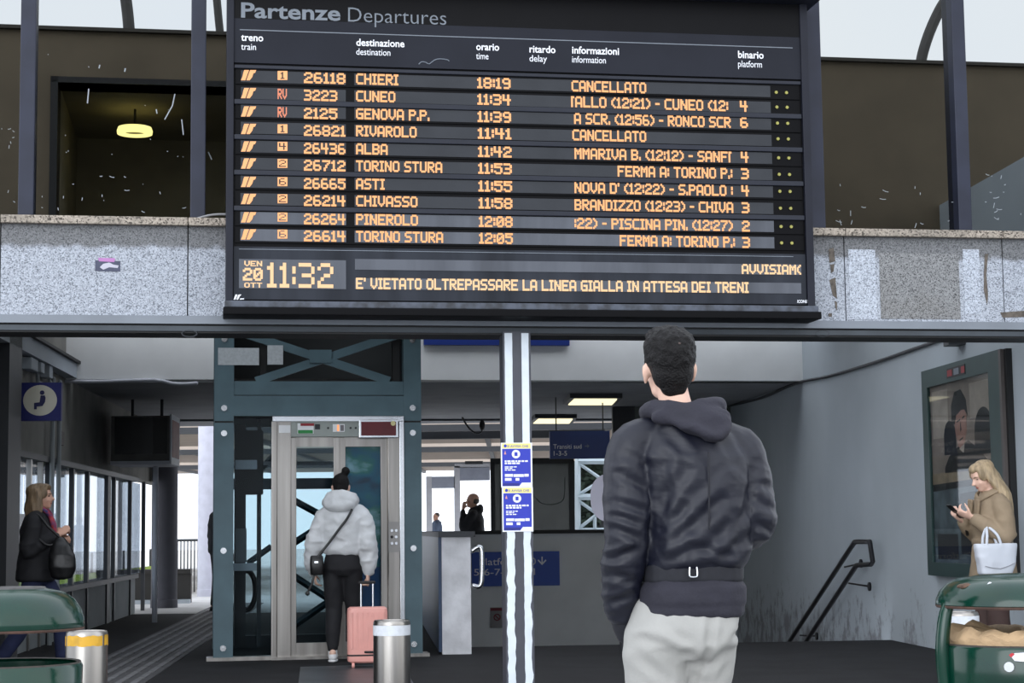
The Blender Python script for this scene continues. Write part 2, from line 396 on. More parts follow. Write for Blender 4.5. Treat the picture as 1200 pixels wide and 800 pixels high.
# --- front: granite band of stone panels, sill, beam
def U(px, py, w=0): return FAC.uv(px, py, w)[0]
def Vv(px, py, w=0): return FAC.uv(px, py, w)[1]
v_beam = .5*(Vv(100, 371)+Vv(1100, 375)); v_sill0 = .5*(Vv(100, 266.5)+Vv(1100, 276)); v_sill1 = .5*(Vv(100, 254.5)+Vv(1100, 269.5))
front = group_struct('wall_front', FAC.p(0, v_beam))
joints = [-5.9, -4.72, U(0, 320), U(220, 320)]
jr = [U(362+.0, 320)*0+U(990, 320), U(990, 320)+1.19, U(990, 320)+2.38, U(990, 320)+3.57]
mid = [joints[-1]+(jr[0]-joints[-1])*k/3 for k in (1, 2)]
alls = joints+mid+jr
r0 = random.Random(3)
for a, b in zip(alls, alls[1:]):
    box('stone_panel', M_GRAN, front, FAC, a+.004, b-.004, v_beam, v_sill0, -.06-r0.random()*.004, 0-r0.random()*.003)
box('backing', M_BLACK, front, FAC, -6, jr[-1], v_beam-.02, v_sill0+.02, -.3, -.07)
# weather marks on the granite: washed strips, grime block, scraped adhesive
def patch(name, m, x0, x1, y0, y1, w=.0015, par=front):
    ua, va = FAC.uv(x0, y0, w); ub, vb = FAC.uv(x1, y1, w)
    return box(name, m, par, FAC, min(ua, ub), max(ua, ub), min(va, vb), max(va, vb), .0002, w)
patch('grime_patch', M_GRAND, 1030, 1126, 296, 374)
patch('washed_patch', M_GRANW, 994, 1028, 292, 374)
patch('washed_patch', M_GRANW, 1128, 1150, 292, 368)
bm = bmesh.new()
for x0, x1, y0, y1 in [(0, 263, 266.5, 276), (955, 1200, 277, 288), (1060, 1200, 288, 294)]:
    pass
gr = bmesh.new(); rr = random.Random(5)
M_GRIME = granite('grime', (104, 98, 90), (48, 44, 40))
def rag(bm, x0, x1, yt0, yt1, dep, n, w):
    ua, va = FAC.uv(x0, yt0, w); ub, vb = FAC.uv(x1, yt1, w)
    top = [(ua+(ub-ua)*i/n, v_sill0-.0005) for i in range(n+1)]
    bot = [(ua+(ub-ua)*i/n, v_sill0-dep*(.75+.5*rr.random())) for i in range(n+1)]
    for i in range(n):
        prism(bm, FAC, [top[i], top[i+1], bot[i+1], bot[i]], .0002, w)
gr.free()
gl_ = bmesh.new()
def scrape(pts, w=.002):
    q = [FAC.uv(x, y, w) for x, y in pts]; prism(gl_, FAC, q, .0002, w)
scrape([(971, 292), (977, 290), (979, 306), (972, 308)]); scrape([(973, 310), (978, 309), (977, 318), (974, 320)])
scrape([(972, 328), (979, 325), (981, 350), (976, 346)]); scrape([(978, 352), (981, 354), (981, 364), (979, 360)]); scrape([(971, 367), (975, 367), (975, 371), (971, 371)])
scrape([(1154, 298), (1158, 297), (1156, 322), (1158, 345), (1157, 358), (1153, 340), (1153, 320)])
scrape([(1172, 366), (1200, 364), (1215, 371), (1175, 372)])
obj('glue_residue', gl_, mat('glue_brown', (98, 90, 82), .8, var=.5, scale=30), front)
# small torn sticker
st = bmesh.new(); q = [FAC.uv(x, y, .002) for x, y in ((111.5, 305), (141, 306), (141, 318), (111.5, 317.5))]; prism(st, FAC, q, .0004, .003)
sk = obj('sticker', st, mat('sticker_navy', (62, 66, 88), .5, var=.2, scale=20)); tag(sk, 'small torn navy sticker with pink edge stuck on the left granite panel', 'sticker')
st = bmesh.new(); prism(st, FAC, [FAC.uv(x, y, .002) for x, y in ((115, 302), (135, 302.5), (134, 307), (116, 306))], .003, .0036); obj('pink_strip', st, mat('sticker_pink', (176, 120, 176), .6), sk, label='pink strip')
st = bmesh.new(); prism(st, FAC, [FAC.uv(x, y, .002) for x, y in ((117, 313), (121, 309), (128, 307.5), (133, 310), (139, 311), (138, 314), (128, 313), (121, 316))], .003, .0036); obj('torn_print', st, mat('sticker_white', (186, 184, 196), .6), sk, label='white torn print')
sill = group_struct('trim_sill', FAC.p(0, v_sill0))
for a, b in zip(alls, alls[1:]):
    box('sill_stone', M_SILL, sill, FAC, a+.002, b-.002, v_sill0, v_sill1, -.25, .045, bev=.006)
cs = bmesh.new(); tube(cs, [FAC.p(*FAC.uv(x, y, .03), .03) for x, y in ((226, 257.5), (238, 254), (250, 251.5), (266, 251))], .008, n=6, k=3); tag(obj('cable', cs, mat('cable_pale', (150, 150, 152), .6), smooth=60), 'thin pale cable lying on the stone sill at the left edge of the board', 'cable')
beam = group_struct('trim_beam', FAC.p(0, 2.4))
vb = v_beam
vpx = lambda d: d*(FAC.uv(600, 372)[1]-FAC.uv(600, 373)[1])
box('beam_face', M_BEAM, beam, FAC, -6, 6.2, vb-vpx(9.5), vb-.002, -.3, .03)
box('shadow_gap', M_BLACK, beam, FAC, -6, 6.2, vb-vpx(12), vb-vpx(9.5), -.3, -.01)
box('shutter_box', M_BEAMD, beam, FAC, -6, 6.2, vb-vpx(17.5), vb-vpx(11.6), -.34, .015)
box('bottom_rail', M_BLACK, beam, FAC, -6, 6.2, vb-vpx(19.5), vb-vpx(17.5), -.32, .0)
for x in (222, 963):
    u, v_ = FAC.uv(x, 391, 0); bm = bmesh.new(); tube(bm, [FAC.p(u+.05*math.cos(a), v_-.0+.022*math.sin(a), .01) for a in [2*math.pi*i/12 for i in range(13)]], .006, n=6, k=1, caps=False)
    obj('pull_loop', bm, M_DGREY, beam)
vbot = vb-vpx(19.5)
# --- upper glazing
win = group_struct('window_1', FAC.p(0, v_sill1))
VT = v_sill1+3.6
mu = [U(31, 200)-2.2, U(31, 200)-1.1, U(31, 200), U(232, 200), -.98, .09, 1.13, U(957, 200), U(1128, 200), U(1128, 200)+1.1, U(1128, 200)+2.2]
for a in mu: box('mullion', M_MULL, win, FAC, a-.05, a+.05, v_sill1, VT, -.16, .02, bev=.006)
M_GLASS = glass('smoked_glass', (.63, .64, .64), refl=0, rough=0)
for a, b in zip(mu, mu[1:]): box('pane', M_GLASS, win, FAC, a+.05, b-.05, v_sill1+.005, VT, -.075, -.07)
# scratches and flakes on the panes
M_SCR = mat('scratch_white', (170, 176, 182), .7)
def scratch_set(bm, n, x0, x1, y0, y1, seed, L=7):
    r = random.Random(seed)
    for _ in range(n):
        x, y = r.uniform(x0, x1), r.uniform(y0, y1); a = r.uniform(-.6, .6) if r.random() < .7 else r.uniform(1.2, 1.9)
        l = r.uniform(.5, L); q = [FAC.uv(x+l*t*math.cos(a), y+l*t*math.sin(a)+.6*math.sin(3*t), -.068) for t in (0, .5, 1)]
        tube(bm, [FAC.p(u, v_, -.0685) for u, v_ in q], .0022, n=4, k=1, caps=False)
bm = bmesh.new(); scratch_set(bm, 16, 45, 215, 205, 250, 1, 6); scratch_set(bm, 14, 50, 215, 60, 190, 2, 1.4); scratch_set(bm, 16, 975, 1120, 215, 265, 3, 8); scratch_set(bm, 14, 1150, 1200, 200, 260, 4, 7); scratch_set(bm, 8, 0, 16, 150, 248, 5, 4)
for pts in (((104, 104), (102.5, 121)), ((205, 110), (202, 124), (193, 140)), ((213, 140), (215, 158)), ((117, 76), (116, 80)), ((147, 80), (146, 84)), ((183, 128), (184, 133)), ((244, 178), (248, 187))):
    tube(bm, [FAC.p(*FAC.uv(x, y, -.068), -.0685) for x, y in pts], .004, n=4, k=1, caps=False)
obj('scratches', bm, M_SCR, win, kind='stuff')
# --- upper storey seen through the glass: brown parapet, dark recess with ring lamp, roof ribs
IN = Frame(FAC.p(0, 0, -3.2), TH)
up = group_struct('wall_upper', IN.p(0, 3.5))
vl = IN.uv(0, 34)[1]; vl2 = IN.uv(240, 52)[1]; vr = .5*(IN.uv(990, 77)[1]+IN.uv(1190, 75)[1])
ua = IN.uv(-200, 50)[0]; uc = IN.uv(600, 50)[0]; ub = IN.uv(1500, 50)[0]
rx0 = IN.uv(68, 100)[0]; rx1 = IN.uv(420, 100)[0]; rv1 = IN.uv(150, 99)[1]
bm = bmesh.new()
bx(bm, IN, ua, rx0, 3.5, vl, -.3, 0); bx(bm, IN, rx1, uc, 3.5, vl, -.3, 0); bx(bm, IN, rx0, rx1, rv1, vl, -.3, 0); bx(bm, IN, uc, ub, 3.5, vr, -.3, 0)
bm2 = None
struct('parapet_wall', bm, M_BROWN, up)
box('wall_cap', mat('cap_dark', (60, 56, 50), .7), up, IN, uc, ub, vr, vr+.03, -.34, .05)
box('wall_cap', MATS['cap_dark'], up, IN, ua, uc, vl, vl+.03, -.34, .05)
box('recess_back', M_BROWND, up, IN, rx0-.1, rx1+.1, 3.5, rv1+.2, -2.4, -2.3)
box('recess_side', M_BROWND, up, IN, rx0-.1, rx0, 3.5, rv1+.12, -2.4, -.28); box('recess_side', M_BROWND, up, IN, rx1, rx1+.1, 3.5, rv1+.12, -2.4, -.28)
box('recess_soffit', M_BROWND, up, IN, rx0-.1, rx1+.1, rv1+.02, rv1+.12, -2.4, -.1)
box('recess_trim', M_BLACK, up, IN, rx0-.06, rx0, 3.5, rv1+.05, -.3, .02); box('recess_trim', M_BLACK, up, IN, rx0-.06, rx1, rv1, rv1+.05, -.3, .02)
bm = bmesh.new(); poly_slab(bm, [tuple(FAC.p(-6, 0, -.3))[:2], tuple(FAC.p(6.2, 0, -.3))[:2], tuple(IN.p(6.2, 0, -3))[:2], tuple(IN.p(-6, 0, -3))[:2]], 3.36, 3.5)
bm.free()
# bulkhead lamp seen through the left pane
q = IN.uv(158, 152, -1.0); q = IN.p(q[0], q[1], -1.0)
rl = thing('ring_lamp', 'glowing yellow ring lamp hanging behind the left upper pane', 'lamp', q)
bm = bmesh.new()
RL = .155
lathe(bm, q, [(RL*.62, -.02), (RL*.7, -.045), (RL, -.04), (RL*1.02, -.01), (RL*.95, .02), (RL*.62, .0), (RL*.62, -.02)]); obj('glowing_ring', bm, emit('lamp_yellow', (1, .86, .30), 3.2), rl, smooth=60)
bm = bmesh.new(); lathe(bm, q, [(0, -.02), (RL*.62, -.02), (RL*.62, .03), (0, .03)]); obj('centre_cap', bm, emit('lamp_dim', (.8, .65, .2), .28), rl, smooth=40)
bm = bmesh.new(); tube(bm, [q+V((0, 0, .03)), V((q.x, q.y, rv1+.03))], .012, n=8, k=1); obj('stem', bm, M_DGREY, rl)
# curved roof ribs against the sky
M_RIB = mat('roof_rib', (74, 72, 70), .7, var=.2)
def rib_arc(pts, Yw, r):
    bm = bmesh.new(); fr = Frame(FAC.p(0, 0, Yw), TH); ps = [fr.p(*fr.uv(x, y)) for x, y in pts]; tube(bm, ps, r, n=8, k=4); obj('roof_rib', bm, M_RIB, up)
rib_arc([(1078, 80), (1082, 60), (1090, 36), (1101, 12), (1113, -8), (1132, -44), (1160, -85), (1200, -125), (1250, -155)], -3.4, .05)
rib_arc([(152, 46), (150, 20), (147, -5), (140, -60), (128, -130), (110, -200)], -3.4, .05); rib_arc([(262, 56), (258, 40), (250, -40), (238, -120), (222, -200)], -3.4, .035)

# --- hall: side walls, band, ceilings
bm = bmesh.new()
def wallstrip(bm, fx, Y0, Y1, z0, z1, t, n=1):
    a = (fx(Y0), Y0); b = (fx(Y1), Y1); poly_slab(bm, [a, b, (b[0]+t, b[1]), (a[0]+t, a[1])], z0, z1)
wallstrip(bm, rw, 12.75, 30, -2.3, 4.0, .3)
# right wall with scuffed base
m = bpy.data.materials.new('scuffed_plaster'); m.use_nodes = True; t = m.node_tree; p = t.nodes['Principled BSDF']; p.inputs['Roughness'].default_value = .8
tc = t.nodes.new('ShaderNodeTexCoord'); n1 = t.nodes.new('ShaderNodeTexNoise'); n1.inputs['Scale'].default_value = 1.1; n1.inputs['Detail'].default_value = 5
r1 = t.nodes.new('ShaderNodeValToRGB'); r1.color_ramp.elements[0].color = (*lin((160, 168, 174)), 1); r1.color_ramp.elements[1].color = (*lin((182, 190, 196)), 1)
mp = t.nodes.new('ShaderNodeMapping'); mp.inputs['Scale'].default_value = (1, 1.6, 1.1)
n2 = t.nodes.new('ShaderNodeTexNoise'); n2.inputs['Scale'].default_value = 3; n2.inputs['Detail'].default_value = 9; n2.inputs['Roughness'].default_value = .75
sx = t.nodes.new('ShaderNodeSeparateXYZ'); mr = t.nodes.new('ShaderNodeMapRange')
mr.inputs[1].default_value = 2.2; mr.inputs[2].default_value = 3.4; mr.inputs[3].default_value = .17; mr.inputs[4].default_value = -.15   # object z is measured from the foot of the wall
ad = t.nodes.new('ShaderNodeMath'); ad.operation = 'ADD'; r2 = t.nodes.new('ShaderNodeValToRGB'); r2.color_ramp.elements[0].position = .60; r2.color_ramp.elements[1].position = .72
mx = t.nodes.new('ShaderNodeMix'); mx.data_type = 'RGBA'; mx.inputs[7].default_value = (*lin((128, 130, 134)), 1)
L = t.links.new
L(tc.outputs['Object'], n1.inputs['Vector']); L(n1.outputs['Fac'], r1.inputs['Fac']); L(tc.outputs['Object'], mp.inputs['Vector']); L(mp.outputs['Vector'], n2.inputs['Vector'])
L(tc.outputs['Object'], sx.inputs[0]); L(sx.outputs['Z'], mr.inputs[0]); L(n2.outputs['Fac'], ad.inputs[0]); L(mr.outputs[0], ad.inputs[1]); L(ad.outputs[0], r2.inputs['Fac'])
L(r2.outputs['Color'], mx.inputs[0]); L(r1.outputs['Color'], mx.inputs[6]); L(mx.outputs[2], p.inputs['Base Color'])
struct('wall_right', bm, m)
BD = Frame(at(60, 445, 20.3), math.radians(9.6))       # white band across the hall
BD.o.z = 0
VB = .5*(BD.uv(100, 445)[1]+BD.uv(900, 445)[1])
bm = bmesh.new(); bx(bm, BD, -1.2, 9.2, VB, 4.0, -.35, 0); struct('trim_band', bm, M_BAND)
bm = bmesh.new(); poly_slab(bm, [(lw(20)-5, 20.2), (rw(22)+.2, 21.9), (rw(30)+.2, 29.6), (lw(30)-5, 29.6)], VB, VB+.2)
struct('ceiling', bm, M_CEIL)
bm = bmesh.new(); poly_slab(bm, [tuple(IN.p(-7, 0, -2.6))[:2], tuple(IN.p(6.5, 0, -2.6))[:2], tuple(IN.p(6.5, 0, -4.4))[:2], tuple(IN.p(-7, 0, -4.4))[:2]], 3.9, 4.0)
struct('ceiling', bm, M_CEIL)
for i in range(1):                                       # edge rib of the dark ceiling
    Y = 28.6+i*2.4; bm = bmesh.new(); fr = Frame((0, Y, 0), math.radians(9)); bx(bm, fr, lw(Y)-1, rw(Y)+.1, VB-.03, VB, -.06, .06); struct('trim_ceiling', bm, M_BEAMD)
# --- left wall: door frame, plaster above, shop windows below, dark pillar
LWF = lambda Y: Frame((lw(Y), Y, 0), math.radians(90)+math.atan(.079))     # u runs into the depth, w into the hall
L0 = LWF(0)
def lY(px):   # depth on the left wall seen at pixel column px
    tt = (px-600)/F; return LW0/(tt+.079)
def Lu(Y): return Y/math.cos(math.atan(.079))
wl = group_struct('wall_left', (lw(18), 18, 0))
M_LUP = mat('aged_plaster', (120, 118, 112), .85, var=.3, scale=2)
def lbox(name, m, Y0, Y1, z0, z1, w0, w1, par=wl, **k): return box(name, m, par, L0, Lu(Y0), Lu(Y1), z0, z1, w0, w1, **k)
def lz(px, py):
    Y = lY(px); return at(px, py, Y).z
zt = .5*(lz(60, 540)+lz(115, 553)); zb = .5*(lz(85, 690)+lz(165, 672)); zb = max(.35, zb)
lbox('upper_wall', M_LUP, 17.3, 30.5, zt+.03, 3.9, -.25, 0)
lbox('lower_wall', M_WALLD, 17.3, 26.6, 0, zb-.03, -.25, 0)
lbox('sill_rail', M_DGREY, 17.3, 26.6, zb-.03, zb+.03, -.2, .05)
lbox('head_rail', M_DGREY, 17.3, 26.6, zt-.03, zt+.03, -.2, .05)
ms = [lY(x) for x in (8, 34, 47, 56, 84, 102, 126, 133, 152, 168)]
M_SHOP = glass('shop_glass', (.64, .68, .72), refl=.3, dirt=.16, dscale=1.2)
for i, Y in enumerate(ms):
    wdt = (.10, .03, .03, .035, .045, .05, .14, .04, .03, .05)[i]; lbox('frame_post', M_DGREY if i not in (1, 2) else M_STEEL, Y-wdt, Y+wdt, 0, zt, -.03, .02)
for a, b in zip(ms, ms[1:]):
    lbox('shop_pane', M_SHOP, a+.03, b-.03, zb+.03, zt-.03, -.06, -.05)
lbox('door_frame', M_BLACK, 12.6, 16.5, 0, 3.3, -.3, 0); lbox('door_frame', M_DGREY, 16.5, 17.1, 0, 3.3, -.12, .12)
for px in (52, 60):
    Y = lY(px); bm = bmesh.new(); tube(bm, [L0.p(Lu(Y), 0, .07), L0.p(Lu(Y), 2.75, .07)], .025, n=8, k=1); obj('drain_pipe', bm, M_WALLD, wl)
lbox('cornice', M_WALL, 14, 20.6, 2.86, 3.02, 0, .12); lbox('cornice_gap', M_BLACK, 14, 20.6, 3.02, 3.05, 0, .16)
lbox('wall_notice', mat('notice_grey', (110, 104, 100), .7, var=.4, scale=20), lY(66), lY(72), lz(68, 521), lz(68, 505), 0, .02)
lbox('wall_panel', M_WHITE, lY(14), lY(24), lz(18, 652), lz(18, 602), .03, .06); lbox('panel_edge', mat('edge_red', (140, 24, 34), .5), lY(12.5), lY(14), lz(18, 654), lz(18, 600), .03, .065)
# meter boxes and bent conduits under the cornice
for px, a, b, wd in ((26, 420, 434, .09), (36, 425, 437, .05), (46, 424, 443, .05)):
    Y = lY(px); lbox('junction_box', M_WALL, Y-wd*2, Y+wd*2, lz(px, b), lz(px, a), 0, .1, bev=.01)
for px in (36, 50):
    Y = lY(px); bm = bmesh.new(); tube(bm, [L0.p(Lu(Y), lz(px, 425), .05), L0.p(Lu(Y), lz(px, 447), .05), L0.p(Lu(Y+.35), lz(px, 449), .05), L0.p(Lu(Y+.5), lz(px, 470), .05)], .02, n=8, k=3); obj('conduit', bm, M_WALLD, wl)
# far end of the left aisle: dark round pillar, parapet, light column, steel post
def column(name, px, wpx, Y, z1, m, nm, label, cat='column', z0=0):
    c = at(px, 600, Y); r = wpx/2/F*Y; bm = bmesh.new(); lathe(bm, (c.x, c.y, 0), [(0, z0), (r*1.05, z0), (r*1.05, z0+.12), (r, z0+.13), (r, z1), (0, z1)], n=28); o = obj(name, bm, m, smooth=40); return tag(o, label, cat)
column('pillar', 193, 30, 28.5, VB, mat('dark_pillar', (74, 74, 82), .7), 0, 'dark round pillar at the far end of the left aisle', 'pillar')
column('pillar', 243, 22, 33.5, 3.4, mat('pale_pillar', (196, 196, 210), .6), 0, 'pale lilac round pillar outside beyond the far left opening', 'pillar')
bm = bmesh.new(); a = at(150, 705, 30.4); b = at(480, 700, 30.9); fr = Frame((a.x, a.y, 0), math.atan2(b.y-a.y, b.x-a.x)); bx(bm, fr, -.5, (b-a).length-3.6, 0, .48, -.15, .1); bx(bm, fr, -.5, (b-a).length-3.6, .48, .55, -.2, .2); struct('wall_far', bm, mat('dark_parapet', (62, 60, 58), .8))
bm = bmesh.new(); bx(bm, fr, -.5, (b-a).length-3.6, 0, .06, .1, .35); struct('baseboard_far', bm, M_WALL)

# --- stairwell: parapet, steps, far wall with windows above
PARF = Frame((pxl(0), 0, 0), math.radians(90)+math.atan(.079))
ff = Frame((PX0, 17, 0), math.radians(3))
top = .5*(ff.uv(525, 629)[1]+ff.uv(545, 629)[1]); uL = ff.uv(518, 700)[0]; uR = ff.uv(552, 700)[0]
par = group_struct('wall_parapet', (PX0, 17, 0))
yy = lambda u, d: (ff.p(u, 0, 0)+DV*d)
bm = bmesh.new(); poly_slab(bm, [tuple(yy(uL, 0))[:2], tuple(yy(uR, 0))[:2], tuple(yy(uR, 9.2))[:2], tuple(yy(uL, 9.2))[:2]], -2.2, top); obj('concrete_wall', bm, M_CONC, par)
bm = bmesh.new(); poly_slab(bm, [tuple(yy(uL-.03, -.04))[:2], tuple(yy(uR+.04, -.04))[:2], tuple(yy(uR+.04, 9.2))[:2], tuple(yy(uL-.03, 9.2))[:2]], top, top+.05); obj('coping', bm, M_DGREY, par)
bm = bmesh.new(); poly_slab(bm, [tuple(yy(uL-.03, .03))[:2], tuple(yy(uL, .03))[:2], tuple(yy(uL, 9.2))[:2], tuple(yy(uL-.03, 9.2))[:2]], .02, top); obj('blue_cladding', bm, mat('panel_blue', (22, 56, 92), .4), par, label='dark blue panel')
hr = bmesh.new(); c0 = [(554, 645), (560, 641), (564.5, 645), (564.5, 680), (561, 687), (555, 686)]
tube(hr, [at(x, y, 16.95) for x, y in c0], .022, n=10, k=3)
hro = obj('handrail', hr, M_CHROME, smooth=60); tag(hro, 'short polished steel grab rail loop on the concrete parapet end', 'handrail')
for i in range(14):
    Y = 18.3+i*.3; z = -.165*(i+1); bm = bmesh.new(); poly_slab(bm, [(pxl(Y), Y), (rw(Y)+.02, Y+.3), (rw(Y+.33)+.02, Y+.63), (pxl(Y+.33), Y+.33)], z-.25, z); struct('step', bm, M_CONC)
bm = bmesh.new(); poly_slab(bm, [(pxl(22.4), 22.4), (rw(22.7), 22.7), (rw(27), 27), (pxl(27), 27)], -2.6, -2.31); struct('floor_landing', bm, M_FLOOR)
BK = Frame((.5, 26, 0), math.radians(2))
kb = .5*(BK.uv(560, 626)[1]+BK.uv(715, 624)[1]); kt = .5*(BK.uv(600, 541)[1]+BK.uv(715, 540)[1])
u0, u1 = pxl(26)-.5, 3.2
wb = group_struct('wall_back', BK.p(0, 0))
box('lower_wall', mat('back_plaster', (226, 229, 230), .8, var=.1, scale=1.5), wb, BK, -2.2, 3.2, -2.4, kb, -.2, 0)
box('sill', M_BLACK, wb, BK, -2.2, 3.2, kb, kb+.05, -.22, .06)
KU = lambda x: BK.uv(x, 580)[0]
xs = [575, 580, 588, 592, 668, 673]
M_DARKG = mat('dark_pane', (84, 92, 86), .25, var=.25, scale=2, spec=.6)
w4 = group_struct('window_2', BK.p(KU(620), kb))
box('frame_post', M_DGREY, w4, BK, KU(575), KU(580), kb+.05, kt, -.1, .05); box('frame_post', M_DGREY, w4, BK, KU(667), KU(673), kb+.05, kt, -.1, .05); box('frame_post', M_BLACK, w4, BK, KU(588)-.02, KU(588)+.03, kb+.05, kt, -.1, .05)
box('frame_head', M_DGREY, w4, BK, KU(575), KU(673), kt-.03, kt+.05, -.1, .05)
box('dark_glass', M_DARKG, w4, BK, KU(580), KU(588)-.02, kb+.05, kt-.03, -.04, -.02); box('dark_glass', M_DARKG, w4, BK, KU(588)+.03, KU(667), kb+.05, kt-.03, -.04, -.02)
box('frame_post', M_DGREY, w4, BK, KU(719), KU(745), kb+.05, VB, -.1, .06)
box('dark_glass', M_DARKG, w4, BK, KU(745), 3.0, kb+.05, VB, -.06, -.04)
# traces of a wiped sticker on the dark pane
bm = bmesh.new(); tube(bm, [BK.p(*BK.uv(x, y), -.018) for x, y in ((628, 583), (634, 589), (645, 591), (655, 589), (661, 583), (662, 560))], .006, n=6, k=3); obj('glue_trace', bm, mat('glue_pale', (88, 104, 98), .6), w4)
# white lattice mast beyond the opening
lat = thing('lattice_mast', 'white steel lattice mast standing behind the stairwell opening', 'mast', V((at(697, 640, 31).x, 31, 0)))
LT = Frame((0, 31, 0), 0)
def bar(name, x0, y0, x1, y1, r, par, m, fr=LT, w=0):
    bm = bmesh.new(); a = fr.p(*fr.uv(x0, y0, w), w); b = fr.p(*fr.uv(x1, y1, w), w); tube(bm, [a, b], r, n=4, k=1, caps=False); return obj(name, bm, m, par)
M_LAT = mat('white_steel', (206, 220, 228), .45, var=.06)
for x in (677, 718): bar('post', x, 699, x, 520, .05, lat, M_LAT)
for y in (622, 582, 540, 524): bar('crossbar', 677, y, 718, y, .055, lat, M_LAT)
bar('brace', 677, 542, 706, 562, .028, lat, M_LAT); bar('brace', 706, 562, 677, 580, .028, lat, M_LAT); bar('brace', 677, 586, 700, 602, .028, lat, M_LAT); bar('brace', 700, 602, 677, 620, .028, lat, M_LAT); bar('brace', 697, 606, 697, 622, .03, lat, M_LAT); bar('brace', 718, 586, 700, 602, .028, lat, M_LAT); bar('brace', 706, 562, 718, 556, .028, lat, M_LAT)
# tree mass beyond the mast
tr = thing('tree', 'dark leafy tree seen through the white lattice mast', 'tree', at(705, 640, 36))
c0 = at(705, 590, 36); bm = bmesh.new(); r = random.Random(11)
for i in range(1500):
    d = V((r.uniform(-.75, .75), r.gauss(0, .3), r.uniform(-1.5, 1.0))); ce = c0+d
    a = V((r.uniform(-1, 1), r.uniform(-1, 1), r.uniform(-1, 1))).normalized(); b = a.orthogonal(); s = .07
    bm.faces.new([bm.verts.new(ce+a*s), bm.verts.new(ce+b*s*.6), bm.verts.new(ce-a*s), bm.verts.new(ce-b*s*.6)])
ball(bm, c0+V((0, .6, -.3)), (.8, .3, 1.3), sub=3)
obj('foliage', bm, mat('leaf_green', (38, 54, 44), .7, var=.4, scale=6), tr, kind='stuff', keep=True)
bm = bmesh.new(); tube(bm, [V((c0.x, c0.y, 0)), c0], [.12, .06], n=8, k=1); obj('trunk', bm, M_DGREY, tr)
# --- platform outside: canopy, frames, blinds
M_PALE_ = mat('post_grey', (150, 152, 158), .5)
cp = group_struct('ceiling_canopy', (-2, 38, 3.1))
M_CAN = mat('canopy_beige', (178, 164, 152), .8, var=.08, scale=1)
for y0, y1 in ((34.5, 42), (43.6, 51.5), (53.5, 61)):
    bm = bmesh.new(); bx(bm, IDENT, -16, 7, 3.12, 3.2, -y1, -y0); obj('soffit', bm, M_CAN, cp)
    bm = bmesh.new(); bx(bm, IDENT, -16, 7, 3.0, 3.12, -y0-.25, -y0); obj('canopy_beam', bm, M_DGREY, cp)
    for i in range(9):
        bm = bmesh.new(); bx(bm, IDENT, -15+i*2.4, -14.9+i*2.4, 3.04, 3.12, -y1, -y0-.25); obj('canopy_rib', bm, M_BEAMD, cp)
    for x in (-13, 4.6):
        bm = bmesh.new(); bx(bm, IDENT, x, x+.2, 0, 3.12, -y1+1, -y1+.8); obj('canopy_post', bm, M_PALE_, cp)
M_BLIND = mat('blind_grey', (150, 156, 172), .7); M_PALE = mat('pale_metal', (186, 188, 196), .5)
pf = group_struct('trim_platform_frame', at(540, 640, 38))
PF = Frame((0, 38, 0), 0)
def pbox(n, m, x0, x1, y0, y1, w0=-.05, w1=.05, fr=PF, p_=pf):
    a = fr.uv(x0, y1); b = fr.uv(x1, y0); return box(n, m, p_, fr, a[0], b[0], a[1], b[1], w0, w1)
pbox('frame_post', M_PALE, 533, 539, 546, 668); pbox('roller_blind', M_BLIND, 539, 574, 547, 563); pbox('frame_head', M_PALE, 533, 576, 543, 548)
pbox('roller_blind', M_BLIND, 506, 533, 558, 572); pbox('frame_post', M_PALE, 500, 506, 558, 662); pbox('frame_head', M_DGREY, 545, 566, 540, 544)
# low fence and yellow-green barrier far left, seen through the windows
fn = thing('platform_fence', 'grey railing with post seen through the far left opening', 'fence', at(222, 672, 36))
PF2 = Frame((0, 36, 0), 0)
for i in range(12):
    bm = bmesh.new(); u, v_ = PF2.uv(204+i*4, 640); bx(bm, PF2, u-.012, u+.012, 0.0, 1.0, -.01, .01); obj('baluster', bm, M_DGREY, fn)
bm = bmesh.new(); u, v_ = PF2.uv(204, 640); u2, _ = PF2.uv(250, 640); bx(bm, PF2, u, u2, .98, 1.03, -.02, .02); obj('top_rail', bm, M_DGREY, fn)
bar_ = thing('safety_barrier', 'yellow-green barrier board seen through the left shop windows', 'barrier', (-7.9, 34, 0))
for k, (z0, z1) in enumerate(((.02, .13), (.22, .42))): bm = bmesh.new(); bx(bm, Frame((-7.9, 34, 0), math.radians(92)), -6, 8, z0, z1, -.02, .02); obj('barrier_board', bm, mat('hi_vis', (176, 210, 40), .6), bar_)
for k in range(5): bm = bmesh.new(); bx(bm, Frame((-7.9, 34, 0), math.radians(92)), -6+k*3.4, -5.94+k*3.4, 0, .8, -.06, -.02); obj('barrier_post', bm, M_DGREY, bar_)
# ================================================================== DEPARTURE BOARD
WB = .27
M_CASE = mat('board_case', (30, 32, 42), .45, var=.2, scale=3, spec=.2)
M_SLATE = mat('board_slate', (34, 36, 44), .6, var=.14, scale=3, spec=.15)
M_GLOSS = mat('board_black', (7, 7, 10), .5, spec=.1)
M_BARS = mat('board_bar', (34, 37, 47), .4, var=.15, spec=.25)
M_STRIP = mat('display_grey', (56, 58, 62), .5, var=.14, scale=4, spec=.12)
M_STRIPL = mat('display_dust_reflection', (92, 95, 102), .6, var=.32, scale=5, stretch=(1, 1, .15), spec=.12)  # lighter base paints the sky's reflection low on the board; streaks are dust
M_PANL = mat('board_dusty', (48, 51, 58), .6, var=.4, scale=4, stretch=(1.5, 1, .12), spec=.12)
M_PRINT = mat('print_white', (226, 228, 234), .5, var=.02)
M_PRINTG = mat('print_grey', (112, 119, 128), .5, var=.05)
M_LED = emit('led_orange', (1.0, .43, .13), 1.15)
M_LEDP = emit('led_pale', (1.0, .62, .30), 1.05)
